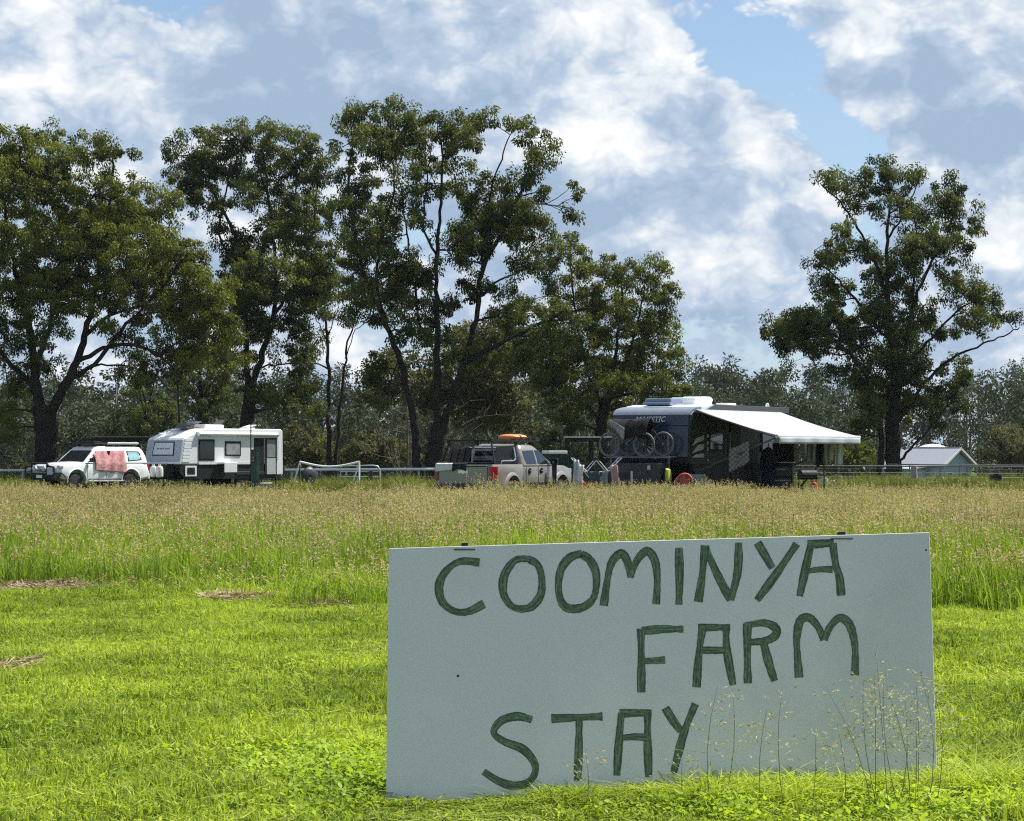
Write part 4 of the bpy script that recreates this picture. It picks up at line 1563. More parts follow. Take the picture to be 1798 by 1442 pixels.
def drape(name, pts_fn, nu, nv, m, parent=None, th=0.012):
    """cloth sheet from a function (u, v) -> point, with thickness"""
    g = MB()
    vs = [Vector(pts_fn(i / nu, j / nv)) for j in range(nv + 1) for i in range(nu + 1)]
    w = nu + 1
    fs = [(j * w + i, j * w + i + 1, (j + 1) * w + i + 1, (j + 1) * w + i) for j in range(nv) for i in range(nu)]
    g.add(vs, fs)
    o = g.build(name, m, parent, smooth=True, angle=80)
    md = o.modifiers.new('thick', 'SOLIDIFY')
    md.thickness = th
    return o


HD = Vector((-0.65, -0.76, 0)).normalized()          # heading of the white four-wheel drive and its caravan
CAR_C = Vector(((157 - CX) * 105 / FPX, 105.0, 0))


def build_four_wheel_drive():
    rz = math.atan2(HD.y, HD.x)
    c = CAR_C
    root = thing('four_wheel_drive', 'white four-wheel drive wagon with black bull bar, hitched to white caravan', 'car', (c.x, c.y, gzf(c.x, c.y)), rz)
    root.scale = (1.06, 1.06, 1.06)
    b = shell([(2.30, .80, .66, 1.00, .02), (2.18, .93, .58, 1.10, .04), (1.95, .97, .50, 1.14, .05), (1.0, .985, .46, 1.20, .05), (.6, .985, .46, 1.22, .0), (-2.0, .985, .46, 1.22, 0), (-2.28, .965, .50, 1.18, 0), (-2.46, .90, .58, 1.05, 0)])
    o = b.build('body', WHITE, root, smooth=True)
    cutters = [arch_cutter(x, .50, s * .62, s * 1.2, .44) for x in (1.45, -1.40) for s in (-1, 1)]
    for q in cutters:
        q.parent = root
    cut(o, cutters)
    g = greenhouse([(1.19, -2.36, 1.02, .955), (1.45, -2.30, .72, .90), (1.70, -2.20, .42, .82), (1.82, -2.08, .26, .76), (1.87, -1.9, .10, .66)], .11)
    g.build('cabin', WHITE, root, smooth=True, angle=50)
    hw = lerp_fn(1.19, .955, 1.70, .82)
    xf = lerp_fn(1.19, 1.02, 1.70, .42)
    ws = cross_poly('windscreen', [(-.80, 1.235), (.80, 1.235), (.68, 1.70), (-.68, 1.70)], xf, .012, GLASS, root)
    cross_poly('rear_window', [(-.72, 1.25), (.72, 1.25), (.66, 1.66), (-.66, 1.66)], lerp_fn(1.19, -2.36, 1.70, -2.20), -.012, GLASS, root)
    for s in (1, -1):
        side_poly('side_window', [(.78, 1.24), (-.05, 1.24), (-.05, 1.68), (.36, 1.68)], hw, s, .012, GLASS, root)
        side_poly('side_window', [(-.13, 1.24), (-1.10, 1.24), (-1.05, 1.68), (-.13, 1.68)], hw, s, .012, GLASS, root)
        sw = side_poly('side_window', [(-1.28, 1.25), (-2.02, 1.30), (-1.98, 1.58), (-1.88, 1.66), (-1.26, 1.67)], hw, s, .012, BLACK, root)
        side_poly('sun_shade', [(-1.33, 1.29), (-1.95, 1.33), (-1.90, 1.57), (-1.83, 1.62), (-1.31, 1.63)], hw, s, .018, mat('teal_shade', (0.30, 0.55, 0.58), 0.4, var=0.25, scale=9), sw)
        for x0 in (.92, -.09, -1.16):
            side_poly('door_gap', [(x0, .55), (x0 - .014, .55), (x0 - .014, 1.18), (x0, 1.18)], lambda z: .985, s, .004, BLACK, root, .006)
        for x0 in (.06, -.98):
            g = MB().box((x0, s * 1.0, 1.05), (.18, .03, .035))
            g.build('door_handle', WHITE, root, bevel=.008)
        g = MB().box((.78, s * 1.10, 1.30), (.10, .20, .17))
        g.tube([(.82, s * .95, 1.24), (.80, s * 1.06, 1.27)], .025, 6)
        g.build('mirror', BLACK, root, bevel=.02)
        g = MB().box((-.05, s * .98, .44), (1.85, .16, .06))
        g.build('side_step', STEEL, root, bevel=.015)
        for x in (1.45, -1.40):                       # dark flares round the arches
            g = MB()
            g.tube([(x + .50 * math.cos(a), s * .985, .44 + .50 * math.sin(a)) for a in np.linspace(-.1, math.pi + .1, 13)], .028, 6)
            g.build('wheel_arch', WHITE, root, smooth=True)
            wheel(root, x, s * .83, .40, .40, .27, s)
        g = MB().box((-2.40, s * .84, 1.0), (.14, .16, .26))
        g.build('tail_light', REDL, root, bevel=.02)
        g = MB().box((2.17, s * .80, 1.02), (.20, .24, .14), Matrix.Rotation(-s * .25, 3, 'Z'))
        g.build('headlight', CLEAR, root, bevel=.03)
        g = MB().box((-1.86, s * .86, .42), (.03, .28, .34))
        g.build('mudflap', BLACK, root)
    g = MB().box((2.27, 0, .92), (.06, 1.10, .26))
    g.build('grille', BLACK, root, bevel=.02)
    g = MB().box((-2.46, 0, .62), (.14, 1.75, .24))
    g.build('rear_bumper', WHITE, root, bevel=.04)
    # bull bar with driving lights
    g = MB()
    g.prism([(2.28, .52), (2.58, .50), (2.62, .62), (2.60, .78), (2.28, .80)], -.92, .92, 'xz')
    g.tube([(2.56, -.95, .76), (2.58, -.90, 1.02), (2.56, -.55, 1.06), (2.58, -.48, 1.18), (2.58, .48, 1.18), (2.56, .55, 1.06), (2.58, .90, 1.02), (2.56, .95, .76)], .04, 8)
    g.tube([(2.60, -.48, .78), (2.58, -.48, 1.18)], .035, 8)
    g.tube([(2.60, .48, .78), (2.58, .48, 1.18)], .035, 8)
    for s in (1, -1):
        g.tube([(2.3, s * .95, .66), (2.3, s * 1.0, .80), (2.05, s * 1.02, .62)], .03, 6)
    bb = g.build('bull_bar', BLACK, root, smooth=True, angle=40)
    for (y, z, r) in [(-.30, .95, .115), (.30, .95, .115), (-.62, .93, .07)]:
        g = MB().lathe([(r * .6, 2.50), (r, 2.56), (r, 2.63), (r * .9, 2.65), (r * .3, 2.665)], 18, (0, y, z), 'x')
        g.build('driving_light', CLEAR, bb, smooth=True, angle=50)
    g = MB().box((2.64, .05, .64), (.012, .37, .12))
    g.build('number_plate', VWHITE, bb)
    g = MB().box((2.62, .70, .86), (.03, .34, .30))
    g.build('spot_cover', LGREY, bb, bevel=.02)
    # roof rack and the rolled awning on its edge
    g = MB()
    for y in (-.62, .62):
        g.tube([(.25, y, 1.98), (-1.95, y, 1.98)], .028, 8)
    for x in np.linspace(.22, -1.92, 6):
        g.box((x, 0, 1.975), (.07, 1.24, .03))
    for x in (.05, -.9, -1.8):
        for y in (-.6, .6):
            g.box((x, y, 1.92), (.08, .06, .12))
    rk = g.build('roof_rack', BLACK, root)
    g = MB().box((.02, 0, 2.03), (.45, 1.15, .07))
    g.build('rack_tray', BLACK, rk, bevel=.02)
    g = MB().tube([(-.35, .74, 1.985), (-1.98, .74, 1.985)], .05, 10)
    g.build('side_awning', LGREY, rk, smooth=True)
    # snorkel on the far pillar
    g = MB().tube([(1.35, -.99, 1.12), (1.0, -1.02, 1.22), (.40, -.89, 1.78), (.36, -.88, 1.98)], [.05, .045, .045, .06], 8)
    g.build('snorkel', BLACK, root, smooth=True)
    g = MB().tube([(-2.5, 0, .50), (-3.0, 0, .52)], .04, 8)
    g.build('tow_bar', BLACK, root)
    # towel shut in the doors as a sun shade
    rng = random.Random(3)
    tm = fabric('pink_towel_cloth', (0.42, 0.19, 0.20), (0.56, 0.30, 0.29), 9)

    def tw(u, v):
        x = .50 - 1.62 * u
        if v < .3:
            x += .18 * (1 - u) * (.3 - v)
        z = 1.70 - .84 * v - (.10 * u * v if v > .8 else 0) + .03 * math.sin(u * 19 + 1) * (v > .95)
        if u < .08 and v < .25:
            z -= .12
        y = hw(max(z, 1.19)) + .03 + .02 * math.sin(u * 21 + v * 2) + .015 * math.sin(u * 9 + v * 5) + .04 * v
        return (x, max(y, 1.0 if z < 1.2 else 0), z)
    t = drape('towel', tw, 40, 14, tm, None)
    t.parent = None
    t.location = root.location
    t.rotation_euler = root.rotation_euler
    t.scale = root.scale
    tag(t, 'pink towel hung over the side windows of the white four-wheel drive', 'towel')


build_four_wheel_drive()


def profile_body(prof, y0, y1):
    return MB().prism(prof, y0, y1, 'xz')


def build_white_caravan():
    rz = math.atan2(HD.y, HD.x)
    o = CAR_C - HD * 4.15
    root = thing('caravan', 'white caravan with rolled-up awning and open side hatch', 'caravan', (o.x, o.y, gzf(o.x, o.y)), rz)
    H = 1.18
    root.scale = (1.05, 1.03, 1.03)
    g = profile_body([(0, 1.12), (-.06, 1.30), (-.22, 2.18), (-.30, 2.28), (-1.35, 2.66), (-1.6, 2.70), (-6.0, 2.70), (-6.12, 2.62), (-6.14, .62), (-5.3, .62), (-5.1, 1.10)], -H, H)
    g.build('body', VWHITE, root, bevel=.05, seg=3)
    # dark checker-plate skirt below
    g = profile_body([(-.10, 1.105), (-5.08, 1.095), (-5.28, .615), (-6.12, .60), (-6.12, .48), (-.35, .46), (-.02, .80)], -H + .02, H - .02)
    g.build('skirt', mat('dark_checker_plate', (0.011, 0.016, 0.018), 0.5, metal=0.0, spec=0.3, var=0.3, scale=40), root, bevel=.01)
    xf = lerp_fn(1.30, -.06, 2.18, -.22)
    fp = cross_poly('front_panel', [(-1.13, 1.20), (1.13, 1.20), (1.10, 2.20), (-1.10, 2.20)], xf, .012, mat('caravan_shaded_white', (0.36, 0.39, 0.46), 0.45, var=0.05), root)  # white front face with its grey-blue shade put into the colour
    w = cross_poly('front_window', [(-.72, 1.50), (.72, 1.50), (.66, 2.12), (-.66, 2.12)], xf, .028, BLACK, root)
    ws = cross_poly('window_shield', [(-.66, 1.55), (.66, 1.55), (.60, 2.07), (-.60, 2.07)], xf, .040, mat('shield_white', (0.55, 0.58, 0.64), 0.4, var=0.04), w)
    # worn script across the stone shield
    g = MB()
    for (a0, a1) in ((-.40, -.30), (-.24, .06), (.12, .42)):
        pts = [(xf(1.80) + .046, a0 + (a1 - a0) * k / 24, 1.80 + .028 * math.sin(k * 1.9 + a0 * 9) * (1 + .6 * math.sin(k * .7)) + (.03 if k < 2 else 0)) for k in range(25)]
        g.tube(pts, .008, 4)
    g.build('script', mat('letter_dark', (0.05, 0.05, 0.07), 0.5), ws)
    for s in (1, -1):
        # ribbed front corner
        for k in range(7):
            z0 = 1.22 + k * .15
            x0 = -.10 - (z0 - 1.3) * .18
            g = MB().box((x0 - .27, s * (H + .008), z0 + .06), (.42, .016, .12))
            g.build('rib', VWHITE, root, bevel=.006)
        g = MB().tube([(-1.05, s * (H + .06), 2.46), (-5.75, s * (H + .06), 2.44)], .075, 12)
        for x in (-1.0, -5.8):
            g.box((x, s * (H + .05), 2.45), (.06, .16, .18))
        g.build('rolled_awning', VWHITE, root, smooth=True)
        for (x0, x1, z0, z1, nm) in [(-1.08, -2.00, 1.28, 2.22, 'side_window'), (-2.62, -3.55, 1.48, 2.14, 'side_window')]:
            f = side_poly(nm, [(x0, z0), (x1, z0), (x1, z1), (x0, z1)], lambda z: H, s, .025, BLACK, root, .03)
            side_poly('pane', [(x0 - .07, z0 + .07), (x1 + .07, z0 + .07), (x1 + .07, z1 - .09), (x0 - .07, z1 - .09)], lambda z: H, s, .034, GLASS if x0 > -2 else mat('curtained_pane', (0.28, 0.28, 0.29), 0.2, var=0.3, scale=5), f)
        side_poly('belt_strip', [(-1.10, 1.115), (-4.25, 1.115), (-4.25, 1.22), (-1.10, 1.22)], lambda z: H, s, .02, VWHITE, root)
        f = side_poly('service_hatch', [(-.33, .60), (-.98, .60), (-.98, 1.06), (-.33, 1.06)], lambda z: H - .02, s, .03, VWHITE, root)
        side_poly('hatch_dark_sheet', [(-.44, .68), (-.87, .68), (-.87, .98), (-.44, .98)], lambda z: H - .02, s, .04, BLACK, f)  # flat black sheet stands for the shade inside the hatch
        for x in (-3.75, -4.55):
            wheel(root, x, s * 1.02, .37, .37, .24, s)
        g = MB().box((-4.15, s * (H - .01), .72), (1.75, .05, .16))
        g.build('wheel_spat', DGREY, root, bevel=.02)
    # black sheet standing for the doorway's shade, screen door and the open hatch
    f = side_poly('doorway_dark_sheet', [(-4.35, .66), (-4.95, .66), (-4.95, 2.30), (-4.35, 2.30)], lambda z: H, 1, .012, BLACK, root)
    f = side_poly('door', [(-5.00, .60), (-5.72, .60), (-5.72, 2.30), (-5.00, 2.30)], lambda z: H, 1, .03, BLACK, root, .04)
    side_poly('door_screen', [(-5.12, 1.42), (-5.62, 1.42), (-5.62, 2.22), (-5.12, 2.22)], lambda z: H, 1, .042, mat('fly_screen', (0.20, 0.21, 0.22), 0.6, var=0.25, scale=7), f)
    side_poly('door_panel', [(-5.10, .66), (-5.64, .66), (-5.64, 1.38), (-5.10, 1.38)], lambda z: H, 1, .044, LGREY, f)
    side_poly('grab_rail', [(-5.78, 1.3), (-5.82, 1.3), (-5.82, 2.3), (-5.78, 2.3)], lambda z: H, 1, .05, VWHITE, root, .03)
    g = MB().box((-2.55, H + .26, 1.19), (.78, .46, .03)).box((-2.52, H + .49, .98), (.75, .03, .44))
    g.build('fold_down_table', VWHITE, root, bevel=.01)
    # roof furniture
    g = MB().box((-1.55, -.1, 2.74), (.75, .8, .08)).box((-1.72, -.1, 2.90), (.70, .80, .05), Matrix.Rotation(R(18), 3, 'Y')).box((-1.48, -.1, 2.85), (.40, .7, .16))
    g.build('roof_hatch', mat('smoked_hatch', (0.10, 0.10, 0.11), 0.25), root, bevel=.02)
    g = MB().box((-2.75, 0, 2.79), (1.15, .75, .19))
    g.build('air_conditioner', VWHITE, root, bevel=.07, seg=3)
    g = MB().box((-3.35, -.35, 2.74), (.55, .5, .08)).box((-3.55, -.35, 2.93), (.55, .5, .03), Matrix.Rotation(R(40), 3, 'Y'))
    g.build('roof_hatch', mat('smoked_hatch', (0.10, 0.10, 0.11), 0.25), root, bevel=.015)
    g = MB().box((-4.9, .15, 2.73), (.5, .5, .07)).box((-5.0, .15, 2.83), (.5, .5, .03), Matrix.Rotation(R(14), 3, 'Y'))
    g.build('roof_hatch', VWHITE, root, bevel=.015)
    # drawbar, gas bottles, jockey wheel, stone guard
    g = MB()
    for s in (1, -1):
        g.tube([(1.35, 0, .50), (-.4, s * .75, .52)], .05, 6)
    g.build('drawbar', BLACK, root)
    g = MB().box((.28, 0, .86), (.5, 1.7, .56))
    g.build('tool_box', BLACK, root, bevel=.03)
    for y in (.32, .72):
        g = MB().lathe([(.13, .56), (.16, .60), (.16, .95), (.12, 1.03), (.06, 1.06), (.06, 1.14), (.02, 1.14)], 16, (.72, y, 0), 'z')
        g.build('gas_bottle', mat('gas_bottle_grey', (0.55, 0.57, 0.57), 0.4), root, smooth=True)
    g = MB().tube([(.95, .12, .20), (.95, .12, .95)], .03, 8).lathe([(.10, -.03), (.10, .03)], 12, (.95, .12, .12), 'y')
    g.build('jockey_wheel', STEEL, root)
    for x in (-.5, -5.9):
        for s in (1, -1):
            g = MB().tube([(x, s * .95, .02), (x, s * .95, .5)], .03, 6).box((x, s * .95, .02), (.16, .16, .03))
            g.build('corner_steady', BLACK, root)
    g = MB().box((-6.16, 0, .66), (.06, 2.1, .16))
    g.build('rear_bumper', VWHITE, root, bevel=.015)
    return root


def root_axes_front():
    return (Vector((0, 1, 0)), Vector((0, 0, 1)))     # reading direction and up on a front face


def lettering(txt, c, h, axes, m, parent, name='lettering', shear=0.0, wscale=1.0):
    """flat lettering from the built-in font, turned into a mesh"""
    cu = bpy.data.curves.new('lettering', 'FONT')
    cu.body = txt
    cu.size = h
    cu.shear = shear
    cu.align_x = 'CENTER'
    cu.extrude = 0.004
    o = bpy.data.objects.new('lettering_tmp', cu)
    COL.objects.link(o)
    bpy.context.view_layer.update()
    me = bpy.data.meshes.new_from_object(o.evaluated_get(bpy.context.evaluated_depsgraph_get()))
    bpy.data.objects.remove(o)
    u, v = axes
    n = u.cross(v)
    for q in me.vertices:
        p = u * (q.co.x * wscale) + v * q.co.y + n * q.co.z
        q.co = Vector(c) + p
    me.materials.clear()
    me.materials.append(m)
    ob = bpy.data.objects.new(name, me)
    COL.objects.link(ob)
    ob.parent = parent
    return ob


build_white_caravan()

# ------------------------------------------------------------------ silver ute
HU = Vector((0.44, 0.90, 0)).normalized()
UTE_C = Vector(((818 - CX) * 70 / FPX, 70.0, 0)) + HU * 2.68


def build_ute():
    rz = math.atan2(HU.y, HU.x)
    c = UTE_C
    root = thing('ute', 'warm silver dual-cab ute with black roof platform and sports bar', 'ute', (c.x, c.y, gzf(c.x, c.y)), rz)
    root.scale = (1.06, 1.04, 0.98)
    # lower body: bonnet and doors
    g = shell([(2.62, .78, .62, 1.02, .03), (2.50, .92, .52, 1.10, .05), (2.2, .955, .48, 1.16, .05), (1.25, .955, .48, 1.20, .05), (.9, .955, .48, 1.20, 0), (-.78, .955, .48, 1.20, 0), (-.80, .95, .48, 1.19, 0)])
    o = g.build('body', SILVER, root, smooth=True)
    cu = [arch_cutter(1.72, .47, s * .6, s * 1.2, .42) for s in (1, -1)]
    for q in cu:
        q.parent = root
    cut(o, cu)
    # tub with open top
    g = MB()
    zt = 1.22
    outer = [(-.84, .96), (-2.55, .955), (-2.66, .92)]
    ring = [(x, y) for x, y in outer] + [(x, -y) for x, y in outer[::-1]]
    inn = [(-.90, .86), (-2.56, .86), (-2.57, .84)]
    ring2 = [(x, y) for x, y in inn] + [(x, -y) for x, y in inn[::-1]]
    g.loft([[Vector((x, y * .96, .50)) for x, y in ring], [Vector((x, y, .62)) for x, y in ring], [Vector((x, y * 1.0, .95)) for x, y in ring], [Vector((x, y * .985, zt - .04)) for x, y in ring], [Vector((x, y * .96, zt)) for x, y in ring],
            [Vector((x, y, zt)) for x, y in ring2], [Vector((x, y, .78)) for x, y in ring2]])
    o = g.build('tub', SILVER, root, smooth=True, angle=40)
    cu = [arch_cutter(-1.50, .47, s * .80, s * 1.2, .42) for s in (1, -1)]
    for q in cu:
        q.parent = root
    cut(o, cu)
    tg = MB().box((-2.675, 0, .92), (.05, 1.50, .56))
    t = tg.build('tailgate', SILVER, root, bevel=.02)
    g = MB().box((-2.705, 0, 1.00), (.012, .30, .09))
    g.lathe([(.07, -2.700), (.07, -2.712), (.05, -2.716)], 16, (0, 0, .99), 'x')
    g.build('badge', CHROME, t)
    g = MB().box((-2.705, 0, 1.17), (.02, 1.46, .035))
    g.build('tailgate_trim', BLACK, t)
    g = MB().box((-2.74, 0, .56), (.20, 1.80, .16))
    g.build('rear_bumper', DGREY, root, bevel=.03)
    g = greenhouse([(1.18, -.80, 1.28, .92), (1.40, -.78, .92, .87), (1.66, -.72, .50, .79), (1.78, -.66, .30, .73), (1.84, -.55, .12, .62)], .12)
    g.build('cabin', SILVER, root, smooth=True, angle=50)
    hw = lerp_fn(1.18, .92, 1.66, .79)
    cross_poly('windscreen', [(-.80, 1.23), (.80, 1.23), (.66, 1.66), (-.66, 1.66)], lerp_fn(1.18, 1.28, 1.66, .50), .012, GLASS, root)
    cross_poly('rear_window', [(-.68, 1.27), (.68, 1.27), (.62, 1.62), (-.62, 1.62)], lerp_fn(1.18, -.80, 1.66, -.72), -.012, GLASS, root)
    for s in (1, -1):
        side_poly('side_window', [(1.02, 1.23), (.22, 1.23), (.20, 1.65), (.46, 1.65), (.66, 1.52)], hw, s, .012, GLASS, root)
        side_poly('side_window', [(.13, 1.23), (-.50, 1.23), (-.62, 1.40), (-.60, 1.63), (.11, 1.65)], hw, s, .012, GLASS, root)
        for x0 in (1.16, .18, -.62):
            side_poly('door_gap', [(x0, .56), (x0 - .014, .56), (x0 - .014, 1.18), (x0, 1.18)], lambda z: .955, s, .004, BLACK, root, .006)
        for x0 in (.36, -.40):
            g = MB().lathe([(.085, .0), (.085, .02), (.05, .025)], 18, (x0, s * .955, 1.02), 'y') if s > 0 else MB().lathe([(.085, 0), (.085, -.02), (.05, -.025)], 18, (x0, s * .955, 1.02), 'y')
            hb = g.build('handle_cup', BLACK, root, smooth=True)
            g = MB().box((x0, s * .985, 1.02), (.10, .02, .03))
            g.build('door_handle', CHROME, hb, bevel=.006)
        side_poly('door_moulding', [(.95, .60), (-.60, .60), (-.60, .66), (.95, .66)], lambda z: .955, s, .012, BLACK, root)
        g = MB().box((.98, s * 1.08, 1.30), (.11, .22, .20))
        g.tube([(1.02, s * .93, 1.22), (1.0, s * 1.02, 1.26)], .03, 6)
        g.build('mirror', BLACK, root, bevel=.03)
        g = MB().box((.05, s * .98, .44), (1.7, .16, .06))
        g.build('side_step', BLACK, root, bevel=.015)
        for x in (1.72, -1.50):
            g = MB()
            pts = [(x + .47 * math.cos(a), .42 + .47 * math.sin(a)) for a in np.linspace(-.25, math.pi + .25, 15)]
            pto = [(x + .58 * math.cos(a), .42 + .58 * math.sin(a)) for a in np.linspace(-.2, math.pi + .2, 15)]
            rings = []
            for (a, b_), (c_, d_) in zip(pts, pto):
                rings.append([Vector((a, s * .90, b_)), Vector((a, s * 1.01, b_)), Vector(((a + c_) / 2, s * 1.00, (b_ + d_) / 2)), Vector((c_, s * .95, d_))])
            g.loft(rings)
            g.build('wheel_arch', SILVER, root, smooth=True, angle=50)
            wheel(root, x, s * .82, .40, .40, .27, s, DGREY)
        g = MB()
        g.loft([[Vector((x, s * y, z)) for x, y in ((-2.70, .80), (-2.70, .90), (-2.52, .972), (-2.44, .975), (-2.44, .90))] for z in (.74, .78, 1.12, 1.16)])
        g.build('tail_light', REDL, root, bevel=.015)
        g = MB().box((2.50, s * .74, 1.0), (.22, .30, .15), Matrix.Rotation(-s * .3, 3, 'Z'))
        g.build('headlight', CLEAR, root, bevel=.03)
        g = MB().box((-1.98, s * .84, .45), (.03, .28, .36))
        g.build('mudflap', BLACK, root)
    g = MB().box((2.64, 0, .80), (.10, 1.5, .40))
    g.build('grille', BLACK, root, bevel=.04)
    # sports bar: polished hoop over the tub and dark sail panels
    g = MB()
    for s in (1, -1):
        g.tube([(-2.0, s * .84, 1.24), (-1.98, s * .84, 1.32), (-1.15, s * .82, 1.33), (-1.02, s * .80, 1.40), (-1.0, s * .74, 1.72)], .028, 8)
    g.tube([(-1.0, -.74, 1.72), (-1.0, .74, 1.72)], .028, 8)
    sb = g.build('sports_bar', CHROME, root, smooth=True)
    for s in (1, -1):
        g = MB()
        g.prism([(-.86, 1.23), (-1.12, 1.30), (-2.20, 1.25), (-2.28, 1.30), (-2.02, 1.76), (-.80, 1.80)], s * .70, s * .735, 'xz')
        g.build('sail_panel', mat('smoked_canopy', (0.010, 0.011, 0.013), 0.42, spec=0.25), root, bevel=.01)
    g = MB().box((-1.5, 0, 1.25), (1.3, 1.5, .05))
    g.build('tub_cover', BLACK, root)
    # roof platform running from cab over the tub
    g = MB()
    for y in (-.68, .68):
        g.box((-.85, y, 1.93), (2.95, .05, .07))
    for x in np.linspace(.55, -2.25, 8):
        g.box((x, 0, 1.935), (.08, 1.34, .035))
    for x in (.35, -.6):
        for y in (-.6, .6):
            g.box((x, y, 1.86), (.07, .06, .13))
    for s in (1, -1):
        g.tube([(-2.25, s * .66, 1.90), (-2.40, s * .84, 1.24)], .03, 6)
    g.build('roof_platform', BLACK, root)
    g = MB().box((2.55, 0, .62), (.2, 1.6, .18))
    g.build('front_bumper', DGREY, root, bevel=.03)
    # orange recovery boards and bag on the platform
    M = root
    bg = thing('rooftop_bag', 'orange rounded bag strapped on the ute roof platform', 'bag', tuple(Matrix.Translation(root.location) @ Matrix.Rotation(rz, 4, 'Z') @ Vector((.12, -.15, 1.917))), rz)
    g = MB()
    rings = []
    for x, r in [(-.52, .05), (-.46, .26), (-.22, .38), (.1, .40), (.36, .34), (.54, .20), (.60, .04)]:
        rings.append([Vector((x, r * math.cos(a), .10 + (.02 + r * .17) * math.sin(a) if math.sin(a) > 0 else .10 + .10 * math.sin(a) * min(1, r * 4))) for a in np.linspace(0, 2 * math.pi, 16, endpoint=False)])
    g.loft(rings)
    g.build('bag_body', mat('orange_fabric', (0.62, 0.20, 0.06), 0.6, var=0.2, scale=5, dirt=((0.75, 0.42, 0.26), 0.6)), bg, smooth=True, angle=60)
    g = MB()
    for x in (-.2, .3):
        g.tube([(x, -.45, .0), (x, -.36, .13), (x, 0, .19), (x, .36, .13), (x, .45, .0)], .022, 6)
    g.build('strap', BLACK, bg)
    # towels over tailgate, and a dark tapered sheet below the mirror

    def at_local(v):
        return Matrix.Translation(root.location) @ Matrix.Rotation(rz, 4, 'Z') @ Vector(v)

    def tw(u, v):
        y = .86 - .52 * u
        if v < .3:
            return (-2.50 - .22 * v / .3 * .9, y, 1.245 + .02 * math.sin(v * 9))
        return (-2.73 - .015 * math.sin(u * 16), y - .05 * math.sin(v * 3) * u, 1.24 - (v - .3) * .34 * (1 - .25 * u))
    t = drape('towel', tw, 14, 10, fabric('white_cloth', (0.55, 0.56, 0.56), (0.66, 0.66, 0.66), 6))
    t.location, t.rotation_euler, t.scale = root.location, root.rotation_euler, root.scale
    tag(t, 'white cloth hung over the tailgate of the silver ute', 'towel')

    def tw2(u, v):
        y = .33 - .42 * u
        if v < .3:
            return (-2.50 - .22 * v / .3 * .9, y, 1.25 + .02 * math.sin(v * 9))
        return (-2.735 - .015 * math.sin(u * 12), y, 1.245 - (v - .3) * .34 * (1 - .35 * math.sin(u * 3.1)))
    t = drape('towel', tw2, 14, 10, fabric('navy_cloth', (0.02, 0.022, 0.035), (0.035, 0.04, 0.06), 6))
    t.location, t.rotation_euler, t.scale = root.location, root.rotation_euler, root.scale
    tag(t, 'dark navy cloth hung over the tailgate of the silver ute', 'towel')

    def tw3(u, v):
        x = 1.08 - .28 * u * (1 - .55 * v) - .14 * v
        return (x, -1.10 - .03 * math.sin(u * 13 + v) - .03 * v, 1.30 - v * .98)
    t = drape('towel', tw3, 14, 12, fabric('navy_cloth', (0.02, 0.022, 0.035), (0.035, 0.04, 0.06), 6))
    t.location, t.rotation_euler, t.scale = root.location, root.rotation_euler, root.scale
    tag(t, 'long dark tapered sheet below the side mirror of the silver ute', 'towel')


build_ute()

# ------------------------------------------------------------------ dark caravan with awning
HV = Vector((-0.50, -0.866, 0)).normalized()
VAN_O = Vector(((1141 - CX) * 68 / FPX, 68.0, 0))
VAN_RZ = math.atan2(HV.y, HV.x)
VAN_M = Matrix.Translation((VAN_O.x, VAN_O.y, gzf(VAN_O.x, VAN_O.y))) @ Matrix.Rotation(VAN_RZ, 4, 'Z')


